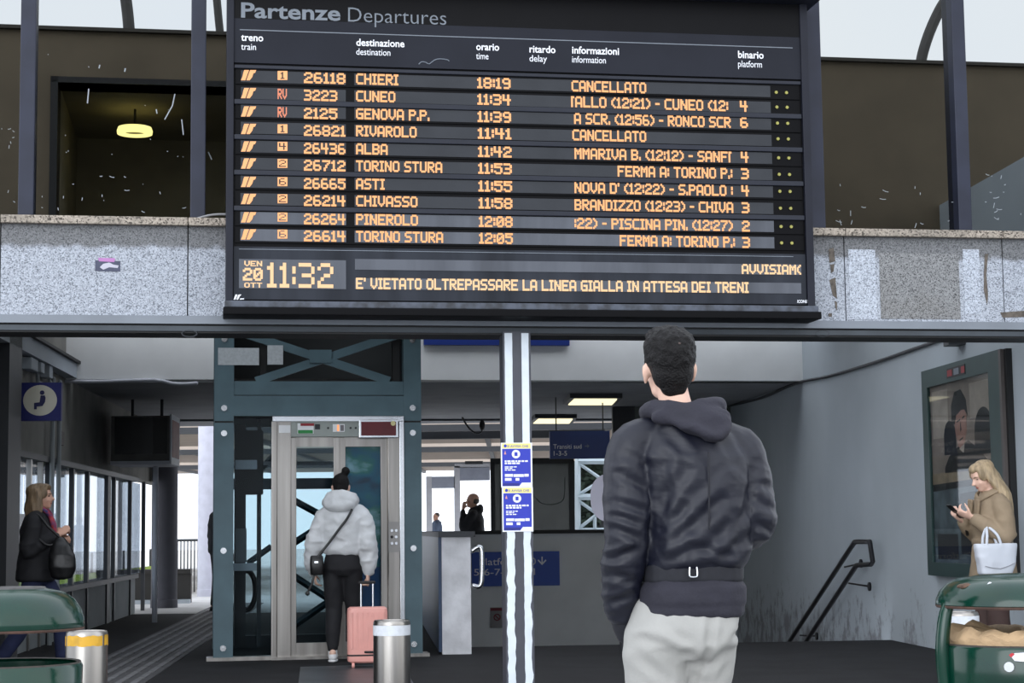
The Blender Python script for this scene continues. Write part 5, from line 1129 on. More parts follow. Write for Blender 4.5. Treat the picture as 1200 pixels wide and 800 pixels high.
def face_details(parent, M, eyes_open=True):
    for s in (-1, 1):
        bm = bmesh.new(); bmesh.ops.create_icosphere(bm, subdivisions=2, radius=1, matrix=M @ Matrix.Translation((s*.031, .074, .006)) @ Matrix.Diagonal((.012, .008, .0065 if eyes_open else .003, 1))); obj('eye', bm, M_EYE, parent, local=True, smooth=180)
        bm = bmesh.new(); tube(bm, [M @ V((s*.016, .088, .024)), M @ V((s*.034, .084, .028)), M @ V((s*.048, .072, .023))], [.003, .0035, .002], n=6, k=2); obj('eyebrow', bm, M_HAIRD, parent, local=True, smooth=180)
    bm = bmesh.new(); bmesh.ops.create_icosphere(bm, subdivisions=2, radius=1, matrix=M @ Matrix.Translation((0, .083, -.060)) @ Matrix.Diagonal((.021, .0085, .0075, 1))); obj('lips', bm, M_LIP, parent, local=True, smooth=180)
class Fig:
    """a figure facing +y in its own axes, feet at z = 0, from joints given in metres"""
    def __init__(s, label, loc, yaw, J, skin=M_SKIN, voxel=.008, group=None, headM=None, hands=(), name='person'):
        s.root = thing(name, label, 'person', loc, yaw, group); s.J = J; s.vox = voxel; s.M = headM
        bm = bmesh.new(); s.body_shapes(bm, hands); b = fuse(bm, voxel, 4)
        s.body = obj('body', b, skin, s.root, local=True, smooth=180)
    def body_shapes(s, bm, hands):
        J = s.J; h = s.M @ V((0, 0, 0)); head_parts(bm, s.M)
        nb = V(J['neck']); tube(bm, [nb-V((0, .0, .05)), nb, nb.lerp(s.M @ V((0, -.02, -.05)), .6), s.M @ V((0, -.015, -.03))], [.062, .055, .052, .052], n=14, k=2)
        c, p = V(J['chest']), V(J['pelvis'])
        tube(bm, [p, p+V((0, 0, .03)), p.lerp(c, .5), c, c.lerp(nb, .6), nb], [(.05, .04), (.115, .08), (.11, .075), (.13, .085), (.12, .065), (.06, .055)], n=20, k=2, ref=J.get('side', (1, 0, 0)))
        for a in 'lr':
            S_, E, W_ = (V(J[a+k]) for k in ('sh', 'el', 'wr')); tube(bm, [c.lerp(S_, .6)+V((0, 0, .04)), S_, S_.lerp(E, .5), E, E.lerp(W_, .4), W_], [.045, .052, .045, .038, .037, .026], n=12, k=2)
            H, K, A, T_ = (V(J[a+k]) for k in ('hip', 'kn', 'an', 'toe')); tube(bm, [H+V((0, 0, -.03)), H.lerp(K, .4), K, K.lerp(A, .35), A], [.075, .068, .05, .048, .034], n=12, k=2)
            tube(bm, [A-(T_-A)*.25+V((0, 0, -.02)), A+V((0, 0, -.035)), A.lerp(T_, .6), T_], [.03, .036, .034, .024], n=10, k=2)
        for hd_ in hands: hand(bm, *hd_)
    def piece(s, name, m, build, voxel=None, smooth=6, disp=None, label=None, parent=None):
        bm = bmesh.new(); build(bm); b = fuse(bm, voxel or s.vox*1.2, smooth, disp); return obj(name, b, m, parent or s.root, local=True, smooth=180, label=label)
    def plain(s, name, m, build, label=None, parent=None, smooth=60):
        bm = bmesh.new(); build(bm); return obj(name, bm, m, parent or s.root, local=True, smooth=smooth, label=label)
    def trousers(s, m, seat, legs, disp=None, name='trousers'):
        def b(bm):
            loft(bm, seat)
            for pts, r in legs: tube(bm, pts, r, n=18, k=3)
        s.piece(name, m, b, disp=disp)
    def shoes(s, m, sole):
        for a in 'lr':
            A, T_ = V(s.J[a+'an']), V(s.J[a+'toe']); d = (T_-A); dz = V((d.x, d.y, 0)).normalized(); z0 = min(A.z-.085, T_.z-.03)
            def b(bm): tube(bm, [A-dz*.05+V((0, 0, -.045)), A+dz*.02+V((0, 0, -.03)), A+dz*.1+V((0, 0, -.045)), A+dz*.17+V((0, 0, -.055))], [(.036, .032), (.042, .045), (.044, .034), (.036, .022)], n=14, k=3); tube(bm, [A+V((0, 0, -.03)), A+V((0, 0, .035))], .042, n=12, k=1)
            sh = s.piece('shoe', m, b, voxel=.008)
            s.plain('sole', sole, lambda bm: tube(bm, [A-dz*.055+V((0, 0, -.075)), A+dz*.06+V((0, 0, -.075)), A+dz*.18+V((0, 0, -.075))], [(.038, .014), (.042, .014), (.036, .014)], n=14, k=2, ref=dz.cross(V((0, 0, 1)))), parent=sh)
def headM(c, yaw=0, pitch=0, roll=0, sc=1.0):
    return Matrix.Translation(V(c)) @ Matrix.Rotation(math.radians(yaw), 4, 'Z') @ Matrix.Rotation(math.radians(pitch), 4, 'X') @ Matrix.Rotation(math.radians(roll), 4, 'Y') @ Matrix.Scale(sc, 4)
def hairshell(bm, M, extra=()):
    def B(c, r): bmesh.ops.create_icosphere(bm, subdivisions=4, radius=1, matrix=M @ Matrix.Translation(V(c)) @ Matrix.Diagonal((*r, 1)))
    B((0, -.026, .042), (.080, .094, .085))
    for c, r in extra: B(c, r)

# ------------------------------------------------------------------ 1 the man in the foreground
P0 = at(800, 600, 6.0)
J = dict(neck=(-.005, -.005, 1.475), chest=(.02, 0, 1.27), pelvis=(-.005, 0, .93), lsh=(-.155, 0, 1.40), lel=(-.195, -.03, 1.09), lwr=(-.178, .065, .815), rsh=(.195, .0, 1.385), rel=(.235, -.02, 1.12), rwr=(.135, .235, 1.14),
         lhip=(-.095, .0, .88), lkn=(-.09, .02, .48), lan=(-.095, -.03, .09), ltoe=(-.12, .13, .03), rhip=(.075, .01, .88), rkn=(.06, .08, .48), ran=(.07, .10, .09), rtoe=(.11, .26, .03))
HM = headM((-.03, .03, 1.645), 1, 9, -2, 1.04)
man = Fig('dark-haired man in navy bomber jacket seen from behind in the foreground', (P0.x, P0.y, 0), math.radians(8), J, skin=M_SKINP, voxel=.007, headM=HM,
          hands=[((-.176, .07, .80), (.25, .25, -1), (1, 0, .2), -1, .25), ((.13, .245, 1.145), (-.5, .8, .35), (-.5, -.4, .8), 1, .9)])
def creases(spec, amp):
    """drawn cloth creases: each a polyline on the back of the garment with a weight and a width"""
    CR = []
    for pts, a_, w_ in spec:
        q_ = [((x-800)/358, 1.12+(619-y)/358) for x, y in pts]
        for u_, v_ in zip(q_, q_[1:]): CR.append((u_, v_, a_*amp, w_*.85/358))
    def f(p, n):
        if n.y > .35: return 0
        d = 0
        for (ax, az), (bx_, bz), a_, w_ in CR:
            dx, dz = bx_-ax, bz-az; t_ = max(0, min(1, ((p.x-ax)*dx+(p.z-az)*dz)/(dx*dx+dz*dz))); r_ = math.hypot(p.x-ax-t_*dx, p.z-az-t_*dz)/w_
            if r_ < 3: d += a_*(-math.exp(-r_*r_)+.55*math.exp(-(r_-1.7)**2*1.5))*(.55+.45*math.sin(math.pi*t_))
        return d
    return f
crease = creases((([(770, 538), (766, 600), (757, 652)], 1.3, 9), ([(764, 642), (798, 616), (832, 586)], 1, 8), ([(760, 656), (815, 640), (852, 606)], 1.1, 8), ([(786, 640), (838, 652), (874, 624)], 1.1, 8), ([(798, 655), (852, 667)], .9, 6), ([(768, 588), (792, 552)], 1, 9), ([(882, 545), (864, 600), (850, 632)], .9, 8),
                    ([(872, 470), (893, 530)], -.6, 9), ([(800, 600), (846, 560)], -.6, 10), ([(775, 510), (795, 535)], .7, 8), ([(838, 515), (852, 545)], .5, 8), ([(792, 520), (812, 560)], -.4, 10), ([(770, 620), (790, 596)], .8, 7),
                    ([(720, 556), (752, 574)], .9, 6), ([(716, 588), (750, 598)], 1, 6), ([(714, 618), (744, 632)], 1, 6), ([(712, 652), (742, 640)], 1, 6), ([(710, 670), (746, 682)], 1, 6), ([(710, 704), (740, 692)], 1, 6), ([(726, 532), (756, 548)], .7, 7), ([(716, 604), (738, 612)], .7, 5), ([(878, 588), (905, 600)], 1, 6), ([(876, 612), (902, 626)], 1, 6), ([(884, 568), (903, 574)], .7, 6)), .0075)
tcrease = creases((([(819, 722), (815, 760), (803, 800)], 1.2, 6), ([(742, 742), (790, 762), (815, 772)], 1, 7), ([(770, 728), (800, 755)], .8, 7), ([(866, 728), (840, 760), (820, 775)], .9, 8), ([(740, 765), (772, 790)], .8, 7), ([(850, 760), (838, 790)], .7, 7), ([(785, 722), (795, 740)], .6, 6), ([(868, 738), (850, 742)], .7, 4)), .008)
tfold = folds(.005, (5, 5, 6), 2.0, 1.6)
man.trousers(M_CHINO, [(-.01, 0, .70, .10, .09, 2.2), (-.014, 0, .745, .180, .135, 2.4), (-.012, .0, .80, .184, .138, 2.4), (.008, .0, .84, .166, .130, 2.4), (.018, .0, .87, .156, .12, 2.3), (.02, .0, .95, .145, .108, 2.2)],
             [([(-.09, .0, .84), (-.105, .0, .72), (-.09, .015, .50), (-.092, -.02, .28), (-.095, -.03, .11)], [.085, .104, .085, .076, .072]), ([(.075, .01, .84), (.07, .03, .72), (.06, .08, .50), (.065, .09, .28), (.07, .095, .11)], [.09, .102, .084, .075, .072])],
             disp=lambda p, n: tfold(p, n)+tcrease(p, n))
man.shoes(M_SHOE, M_RIM)
def jack(bm):
    loft(bm, [(.03, .0, .985, .155, .118, 2.3), (.036, .0, 1.01, .170, .138, 2.3), (.042, -.002, 1.05, .178, .148, 2.3), (.046, -.004, 1.15, .172, .148, 2.4), (.042, -.006, 1.26, .176, .148, 2.5), (.03, -.004, 1.35, .185, .135, 2.6), (.02, .0, 1.42, .160, .11, 2.5), (.005, .0, 1.475, .10, .085, 2.2), (.0, .0, 1.50, .08, .07, 2)], 36)
    tube(bm, [(-.10, 0, 1.415), (-.165, -.004, 1.385), (-.185, -.015, 1.27), (-.195, -.03, 1.10), (-.203, .01, .97), (-.195, .05, .86), (-.187, .063, .83)], [.07, .077, .080, .071, .068, .058, .044], n=20, k=4)
    tube(bm, [(.13, 0, 1.405), (.195, -.002, 1.365), (.222, -.008, 1.25), (.235, -.02, 1.125), (.20, .10, 1.13), (.145, .215, 1.14)], [.07, .078, .078, .068, .064, .045], n=20, k=4)
fj = folds(.006, (4.5, 4.5, 4.5), 1.3, 2.0); fj2 = folds(.006, (7, 7, 14), 4.1, 1.6); fj3 = folds(.0018, (14, 14, 16), 2.1, 2.2)
def jdisp(p, n):
    arm = max(0, min(1, (abs(p.x-.02)-.17)/.05)); low = max(0, min(1, (1.2-p.z)/.15)); return crease(p, n) + fj3(p, n)*max(0, min(1, (1.43-p.z)/.1)) + fj(p, n)*(1-.5*arm)*(0.45+.55*max(0, min(1, (1.42-p.z)/.15))) + fj2(p, n)*arm*(.55+.45*low)*max(0, min(1, (1.40-p.z)/.08))
jk = man.piece('bomber_jacket', M_NYLON, jack, voxel=.006, smooth=3, disp=jdisp)
def band(bm): loft(bm, [(.028, 0, .945, .160, .121, 2.3), (.028, 0, .95, .165, .126, 2.3), (.029, 0, 1.0, .166, .127, 2.3), (.03, 0, 1.012, .160, .12, 2.3)], 40)
man.piece('ribbed_hem', M_RIB_, band, voxel=.008, smooth=3, disp=folds(.003, (20, 20, 4), 3, .1), parent=jk)
man.piece('ribbed_cuff', M_RIB_, lambda bm: tube(bm, [(-.192, .056, .845), (-.182, .068, .80), (-.178, .070, .785)], [.046, .041, .038], n=18, k=2), voxel=.007, smooth=2, parent=jk)
man.piece('ribbed_cuff', M_RIB_, lambda bm: tube(bm, [(.15, .205, 1.14), (.13, .245, 1.145)], [.046, .038], n=18, k=1), voxel=.007, smooth=2, parent=jk)
man.plain('back_seam', M_RIB_, lambda bm: tube(bm, [(.052, -.1535, 1.36), (.05, -.1585, 1.25), (.048, -.1565, 1.12)], .003, n=6, k=2), parent=jk)
man.plain('ring_pull', M_CHROME, lambda bm: tube(bm, [(-.012, -.132, .997), (-.014, -.134, .972), (-.008, -.135, .967), (.006, -.135, .967), (.012, -.134, .972), (.011, -.132, .997)], .0032, n=8, k=2), parent=jk, label='small chrome ring')
def hoodie(bm): loft(bm, [(.018, 0, .835, .164, .128, 2.4), (.02, 0, .845, .171, .135, 2.4), (.022, 0, .875, .170, .134, 2.4), (.024, .0, .885, .178, .142, 2.4), (.026, 0, .93, .174, .138, 2.4), (.028, 0, .965, .150, .115, 2.3)], 40)
man.piece('hoodie', M_HOOD, hoodie, voxel=.008, smooth=3, disp=folds(.005, (9, 9, 14), 7, .3))
def hood(bm):
    tube(bm, [(.0, .10, 1.452), (-.075, .075, 1.482), (-.108, .0, 1.505), (-.07, -.065, 1.50), (.02, -.088, 1.495), (.10, -.055, 1.515), (.125, .01, 1.515), (.085, .078, 1.482), (.0, .10, 1.452)], [.022, .026, .030, .034, .036, .034, .030, .026, .022], n=14, k=4)
    ball(bm, (.03, -.100, 1.480), (.112, .034, .040)); ball(bm, (.055, -.122, 1.450), (.088, .028, .045)); ball(bm, (.072, -.136, 1.425), (.052, .022, .036)); ball(bm, (-.05, -.09, 1.478), (.07, .028, .03)); tube(bm, [(-.10, -.03, 1.50), (-.05, -.118, 1.462), (.03, -.150, 1.428), (.075, -.155, 1.412), (.115, -.135, 1.435), (.135, -.06, 1.49)], [.014, .017, .018, .018, .017, .014], n=10, k=4)
man.piece('hood', M_HOOD, hood, voxel=.0075, smooth=5, disp=folds(.007, (9, 9, 11), 5, 1.2))
def mhair(bm):
    hairshell(bm, HM, [((0, -.018, .066), (.081, .098, .070)), ((.0, .03, .095), (.066, .06, .04)), ((0, -.052, -.005), (.068, .058, .068)), ((0, -.064, -.045), (.046, .03, .045)), ((-.068, .012, .005), (.009, .014, .03)), ((.068, .012, .005), (.009, .014, .03))])
hn = lambda p, n: .006*noise.noise(p*75)+.007*noise.noise(p*34) if (HM.inverted() @ p).z > .02 else .0015*noise.noise(p*60)
man.piece('hair', M_HAIRB, mhair, voxel=.006, smooth=3, disp=hn)
man.plain('crown_parting', mat('scalp', (92, 76, 72), .7, var=.5, scale=90), lambda bm: (ball(bm, HM @ V((-.012, -.092, .100)), (.011, .008, .014)), ball(bm, HM @ V((.004, -.104, .085)), (.012, .006, .005))), label='thin lighter crown patch', smooth=180)
face_details(man.root, HM)
ph = thing('phone', 'dark phone held in front of the navy-jacketed man', 'phone', (P0.x, P0.y, 0), math.radians(8))
man_ph = bmesh.new(); bx(man_ph, Frame((.085, .335, 1.19), math.radians(20)), -.036, .036, -.07, .07, -.005, .004, .003); obj('case', man_ph, M_LEATH, ph, local=True); bm = bmesh.new(); bx(bm, Frame((.085, .335, 1.19), math.radians(20)), -.033, .033, -.065, .065, .004, .0046); obj('screen', bm, mat('phone_glass', (20, 22, 26), .1), ph, local=True)

# ------------------------------------------------------------------ 2 the woman in the white puffer jacket
P1 = ground(402, 775.5); P1.z = 0
J = dict(neck=(.0, 0, 1.36), chest=(0, 0, 1.17), pelvis=(0, 0, .86), lsh=(-.15, 0, 1.28), lel=(-.24, -.04, 1.02), lwr=(-.25, .03, .80), rsh=(.15, 0, 1.28), rel=(.22, -.05, 1.02), rwr=(.222, -.03, .79),
         lhip=(-.08, 0, .82), lkn=(-.08, .03, .45), lan=(-.085, -.03, .09), ltoe=(-.10, .12, .03), rhip=(.08, .0, .82), rkn=(.08, .10, .46), ran=(.085, .20, .10), rtoe=(.10, .35, .04))
HM1 = headM((-.02, .02, 1.515), 8, -6, 0, .95)
wo = Fig('person with black hair bun in white hooded puffer jacket facing the lift doors', P1, math.radians(-2), J, skin=M_SKINP, voxel=.009, headM=HM1, hands=[((-.252, .035, .79), (.05, .1, -1), (1, .2, 0), -1, .55), ((.222, -.028, .775), (0, .05, -1), (-1, .1, 0), 1, .9)])
wo.trousers(M_BLKC, [(0, 0, .74, .10, .09, 2.2), (0, 0, .80, .172, .125, 2.4), (0, 0, .87, .165, .122, 2.3), (0, 0, .95, .145, .11, 2.2)],
            [([(-.085, 0, .82), (-.085, 0, .68), (-.082, .025, .46), (-.085, -.01, .25), (-.086, -.03, .11)], [.09, .086, .074, .066, .045]), ([(.085, .0, .82), (.085, .03, .68), (.082, .09, .46), (.085, .15, .25), (.086, .19, .12)], [.09, .086, .074, .066, .045])], disp=folds(.005, (6, 6, 8), 1))
wo.shoes(M_SHOE, M_SHOE)
def puff(bm):
    zs = [.925, .94, .97, 1.02, 1.05, 1.08, 1.14, 1.18, 1.21, 1.27, 1.32, 1.36]; rx = [.148, .165, .178, .182, .176, .186, .194, .186, .19, .182, .14, .09]
    loft(bm, [(0, 0, z, r, r*.76, 2.4) for z, r in zip(zs, rx)], 32)
    for s in (-1, 1):
        tube(bm, [(s*.09, 0, 1.30), (s*.16, 0, 1.26), (s*.195, -.01, 1.16), (s*.205+(-.015 if s < 0 else 0), -.02, 1.11), (s*.225+(-.02 if s < 0 else 0), -.035, 1.02), (s*.228+(-.03 if s < 0 else 0), -.02, .96), (s*.230+(-.035 if s < 0 else 0), .0 if s < 0 else -.025, .86), (s*.226+(-.03 if s < 0 else 0), .02 if s < 0 else -.025, .79)], [.075, .084, .088, .082, .088, .080, .078, .056], n=18, k=4)
pj = wo.piece('puffer_jacket', M_PUFF, puff, smooth=4, disp=folds(.013, (7, 7, 12), 3, .5))
def phood(bm):
    ball(bm, (-.015, -.045, 1.385), (.165, .105, .085)); ball(bm, (-.015, -.075, 1.36), (.14, .09, .075)); ball(bm, (-.02, -.055, 1.425), (.125, .085, .06))
    tube(bm, [(.0, .09, 1.34), (-.11, .06, 1.38), (-.13, -.01, 1.42), (-.06, -.08, 1.45), (.04, -.08, 1.45), (.10, -.01, 1.42), (.09, .06, 1.38), (.0, .09, 1.34)], .04, n=12, k=3)
wo.piece('hood', M_PUFF, phood, smooth=6, disp=folds(.009, (8, 8, 10), 6, .8), parent=pj)
wo.piece('hair', M_HAIRB, lambda bm: (hairshell(bm, HM1, [((0, -.05, 0), (.07, .06, .07))]), ball(bm, HM1 @ V((.045, -.05, .142)), (.038, .036, .040)), ball(bm, HM1 @ V((.03, -.04, .115)), .03)), voxel=.008, smooth=2, disp=lambda p, n: .004*noise.noise(p*45))
face_details(wo.root, HM1)
cb_ = thing('crossbody_bag', 'small black crossbody bag hanging at the left hip of the white puffer jacket', 'bag', P1, math.radians(-2))
bm = bmesh.new(); loft(bm, [(-.175, -.12, .755, .05, .026, 3), (-.175, -.12, .765, .058, .032, 3), (-.178, -.12, .86, .060, .034, 3), (-.178, -.12, .915, .055, .028, 3), (-.178, -.12, .925, .045, .02, 3)], 24); bm.transform(Matrix.Translation((-.03, -.03, 0))); bg = obj('pouch', bm, M_LEATH, cb_, local=True, smooth=50)
bm = bmesh.new(); tube(bm, [(-.20, -.17, .91), (-.10, -.168, 1.03), (-.01, -.172, 1.15), (.06, -.168, 1.24), (.095, -.12, 1.315)], [(.011, .004)]*5, n=8, k=3); obj('strap', bm, M_LEATH, cb_, local=True, smooth=60)
bm = bmesh.new(); tube(bm, [(-.22, -.15, .79), (-.25, -.155, .68), (-.285, -.15, .61)], [(.010, .004)]*3, n=8, k=2); ball(bm, (-.288, -.15, .60), (.02, .01, .022), sub=2); obj('loose_strap', bm, M_LEATH, cb_, local=True, smooth=60)
bm = bmesh.new(); bx(bm, IDENT, -.222, -.19, .86, .875, .182, .187); obj('clasp', bm, M_CHROME, cb_, local=True)
# suitcase
P2 = ground(431, 783); PK = mat('case_pink', (222, 158, 148), .42, var=.06, scale=6); P2.z = 0
su = thing('suitcase', 'pink hard-shell suitcase standing behind the steel bollard', 'suitcase', P2, math.radians(6))
def rbox(w, d, z0, z1, r): return [(0, 0, z0, w/2-r*.6, d/2-r*.5, 5), (0, 0, z0+r*.35, w/2-r*.12, d/2-r*.1, 5.5), (0, 0, z0+r, w/2, d/2, 6), (0, 0, z1-r, w/2, d/2, 6), (0, 0, z1-r*.35, w/2-r*.12, d/2-r*.1, 5.5), (0, 0, z1, w/2-r*.6, d/2-r*.5, 5)]
bm = bmesh.new(); loft(bm, rbox(.335, .22, .045, .50, .035), 48); bm.transform(Matrix.Translation((0, .11, 0))); sh = obj('shell', bm, PK, su, local=True, smooth=40)
for k in range(7): bm = bmesh.new(); x = -.13+k*.0433; bx(bm, IDENT, x-.008, x+.008, .16, .46, -.004, .005, .003); obj('shell_ridge', bm, PK, sh, local=True)
bm = bmesh.new(); disc(bm, (0.03, -.004, .37), .045, (0, 1, 0), .006, 28); obj('round_emblem', bm, PK, sh, local=True, smooth=40)
bm = bmesh.new(); loft(bm, [(0, .11, .10, .169, .1115, 6), (0, .11, .114, .169, .1115, 6)], 48); obj('zip_line', bm, M_RIM, sh, local=True)
bm = bmesh.new(); tube(bm, [(-.02, -.005, .135), (.01, -.018, .135), (.09, -.018, .135), (.12, -.005, .135)], .009, n=8, k=2); obj('carry_handle', bm, M_RIM, su, local=True, smooth=60)
for x in (-.12, .12):
    for y in (.03, .19):
        bm = bmesh.new(); disc(bm, (x, y, .025), .025, (1, 0, 0), .022, 16); obj('wheel', bm, PK if y < .1 else M_RIM, su, local=True, smooth=40)
for x in (-.05, .05): bm = bmesh.new(); tube(bm, [(x, .19, .49), (x, .19, .70)], .007, n=8, k=1); obj('pull_rod', bm, M_CHROME, su, local=True)
bm = bmesh.new(); tube(bm, [(-.06, .19, .70), (.06, .19, .70)], .013, n=8, k=1); obj('pull_grip', bm, M_RIM, su, local=True, smooth=60)

# ------------------------------------------------------------------ 3 the woman at the left, striding right
P3 = at(43, 640, 15.5); P3.z = 0
J = dict(neck=(0, .0, 1.33), chest=(0, 0, 1.14), pelvis=(0, 0, .84), lsh=(-.15, 0, 1.25), lel=(-.19, -.02, .98), lwr=(-.12, .18, 1.10), rsh=(.15, .0, 1.25), rel=(.20, -.05, .99), rwr=(.06, .17, 1.12),
         lhip=(-.075, .02, .80), lkn=(-.075, .20, .46), lan=(-.075, .22, .09), ltoe=(-.08, .38, .05), rhip=(.075, -.02, .80), rkn=(.075, -.05, .44), ran=(.075, -.27, .12), rtoe=(.08, -.13, .03))
HM3 = headM((0, .035, 1.445), -6, 2, 0, .94)
w3 = Fig('person with wavy dark-blonde hair in black jacket at the left edge behind the bin', P3, math.radians(-84), J, skin=M_SKIN, voxel=.009, headM=HM3, hands=[((.055, .18, 1.125), (-.35, .6, .5), (-.8, .1, -.3), 1, 1.15), ((-.115, .19, 1.11), (.5, .5, -.2), (.3, -.8, 0), -1, .8)])
w3.trousers(M_JEAN, [(0, 0, .72, .09, .09, 2.2), (0, 0, .78, .16, .125, 2.3), (0, 0, .86, .15, .115, 2.2), (0, 0, .95, .13, .1, 2.2)], [([(-.075, .02, .80), (-.075, .11, .64), (-.075, .19, .46), (-.075, .205, .28), (-.075, .215, .12)], [.085, .083, .07, .066, .062]), ([(.075, -.02, .80), (.075, -.035, .64), (.075, -.05, .45), (.075, -.15, .28), (.075, -.25, .14)], [.085, .083, .07, .066, .062])], disp=folds(.004, (7, 7, 8), 1))
w3.shoes(M_SHOEB, M_RIM)
def j3(bm):
    loft(bm, [(0, -.01, .74, .185, .15, 2.3), (0, -.01, .76, .195, .16, 2.3), (0, -.01, .88, .185, .15, 2.3), (0, 0, 1.0, .172, .138, 2.3), (0, 0, 1.14, .180, .142, 2.4), (0, 0, 1.24, .165, .115, 2.4), (0, 0, 1.31, .10, .085, 2.2), (0, 0, 1.35, .075, .07, 2)], 30)
    tube(bm, [(.09, 0, 1.27), (.155, 0, 1.235), (.185, -.02, 1.10), (.20, -.05, .99), (.14, .07, 1.06), (.07, .16, 1.115)], [.065, .07, .068, .06, .055, .042], n=16, k=4); tube(bm, [(-.09, 0, 1.27), (-.155, 0, 1.235), (-.18, -.01, 1.10), (-.19, -.02, .98), (-.15, .10, 1.05), (-.12, .17, 1.10)], [.065, .07, .066, .06, .055, .042], n=16, k=4)
w3.piece('jacket', M_BLKC, j3, smooth=4, disp=folds(.008, (7, 7, 10), 2))
def h3(bm):
    hairshell(bm, HM3, [((0, -.055, -.02), (.088, .066, .085)), ((0, -.05, .05), (.088, .09, .075)), ((0, .024, .082), (.066, .062, .040)), ((.060, .030, .035), (.022, .04, .05)), ((-.060, .030, .035), (.022, .04, .05))])
    r = random.Random(6)
    for k in range(16):
        a = math.radians(95+k*170/15+r.uniform(-5, 5)); x, y = math.cos(a)*1.0, math.sin(a)
        a = math.radians(160+k*220/15); x, y = math.cos(a), math.sin(a)
        p = [HM3 @ V((x*.07, y*.07-.025, .04)), HM3 @ V((x*.092, y*.085-.03, -.04)), HM3 @ V((x*.10+r.uniform(-.01, .01), y*.098-.03, -.11)), HM3 @ V((x*.092+r.uniform(-.015, .015), y*.10-.03, -.165-r.uniform(0, .03)))]
        tube(bm, p, [.024, .028, .027, .014], n=8, k=2)
w3.piece('hair', M_HAIRD, h3, voxel=.008, smooth=3, disp=lambda p, n: .005*noise.noise(V((p.x*30, p.y*30, p.z*9))))
face_details(w3.root, HM3)
def scarf(bm):
    tube(bm, [(.06, .03, 1.36), (.065, .09, 1.32), (.02, .12, 1.27), (-.05, .09, 1.32), (-.06, .03, 1.36)], .02, n=10, k=3); tube(bm, [(.03, .115, 1.28), (.055, .145, 1.21), (.05, .15, 1.12)], [.022, .026, .02], n=10, k=2)
ms3 = mat('scarf_print', (170, 60, 66), .8, scale=26, rgb2=(46, 58, 110)); w3.piece('scarf', ms3, scarf, voxel=.008, smooth=2)
w3.plain('wrist_watch', M_CHROME, lambda bm: tube(bm, [V((.10, .115, 1.088))+V((.045*math.cos(a)*.75, .03*math.cos(a)*-.5, .045*math.sin(a))) for a in [2*math.pi*k/12 for k in range(13)]], .007, n=6, k=1, caps=False), label='silver watch')
b3 = thing('shoulder_bag', 'slouchy black shoulder bag at the side of the dark-blonde person', 'bag', P3, math.radians(-84))
bm = bmesh.new(); loft(bm, [(.20, .24, .76, .04, .05, 2.2), (.205, .24, .775, .06, .085, 2.4), (.21, .24, .86, .075, .115, 2.4), (.205, .235, .96, .068, .11, 2.4), (.195, .225, 1.05, .045, .075, 2.3), (.185, .215, 1.11, .02, .035, 2.2)], 28); b_ = fuse(bm, .009, 4, folds(.006, (8, 8, 9), 5)); obj('pouch', b_, M_LEATH, b3, local=True, smooth=180)
bm = bmesh.new(); tube(bm, [(.19, .22, 1.10), (.21, .12, 1.20), (.17, .02, 1.30), (.14, -.06, 1.22), (.21, .10, 1.05), (.20, .19, 1.06)], .011, n=8, k=3); obj('strap', bm, M_LEATH, b3, local=True, smooth=60)

# ------------------------------------------------------------------ 4 the woman in the trench coat at the right
P4 = at(1163, 640, 13.9); P4.z = 0; Y4 = math.radians(104)
J = dict(neck=(0, 0, 1.37), chest=(0, 0, 1.18), pelvis=(0, 0, .86), lsh=(-.15, .0, 1.285), lel=(-.20, -.01, 1.03), lwr=(-.10, .19, 1.17), rsh=(.15, .0, 1.285), rel=(.20, -.01, 1.03), rwr=(.09, .19, 1.15),
         lhip=(-.08, 0, .82), lkn=(-.08, .02, .46), lan=(-.08, -.02, .09), ltoe=(-.09, .13, .03), rhip=(.08, 0, .82), rkn=(.08, .03, .46), ran=(.08, .01, .09), rtoe=(.09, .16, .03))
HM4 = headM((0, .06, 1.485), 4, -24, 0, .95)
w4p = Fig('blonde person in beige trench coat looking at a phone beside the poster case', P4, Y4, J, skin=M_SKINP, voxel=.008, headM=HM4, hands=[((-.095, .20, 1.175), (.45, .75, .35), (.5, -.2, .8), -1, .75), ((.085, .20, 1.155), (-.3, .8, .4), (-.5, -.1, .8), 1, .7)])
w4p.trousers(M_BRN, [(0, 0, .74, .09, .09, 2.2), (0, 0, .80, .165, .12, 2.3), (0, 0, .95, .13, .1, 2.2)], [([(-.08, 0, .82), (-.08, .0, .66), (-.08, .02, .46), (-.08, .0, .28), (-.08, -.02, .10)], [.09, .088, .085, .09, .095]), ([(.08, 0, .82), (.08, .01, .66), (.08, .03, .46), (.08, .02, .28), (.08, .01, .10)], [.09, .088, .085, .09, .095])], disp=folds(.005, (8, 8, 4), 3))
w4p.shoes(M_SHOEB, M_RIM)
def tr4(bm):
    loft(bm, [(0, 0, .58, .22, .165, 2.2), (0, 0, .60, .225, .17, 2.2), (0, 0, .78, .205, .155, 2.3), (0, 0, .92, .18, .14, 2.3), (0, 0, .99, .162, .128, 2.3), (0, 0, 1.08, .172, .135, 2.4), (0, 0, 1.2, .182, .14, 2.4), (0, 0, 1.28, .165, .115, 2.4), (0, 0, 1.35, .10, .085, 2.2), (0, 0, 1.38, .08, .07, 2)], 32)
    tube(bm, [(.09, 0, 1.30), (.155, 0, 1.265), (.185, -.01, 1.15), (.20, -.01, 1.03), (.15, .10, 1.09), (.10, .18, 1.145)], [.065, .074, .074, .066, .062, .05], n=16, k=4); tube(bm, [(-.09, 0, 1.30), (-.155, 0, 1.265), (-.185, -.01, 1.15), (-.20, -.01, 1.03), (-.15, .10, 1.10), (-.105, .18, 1.16)], [.065, .074, .074, .066, .062, .05], n=16, k=4)
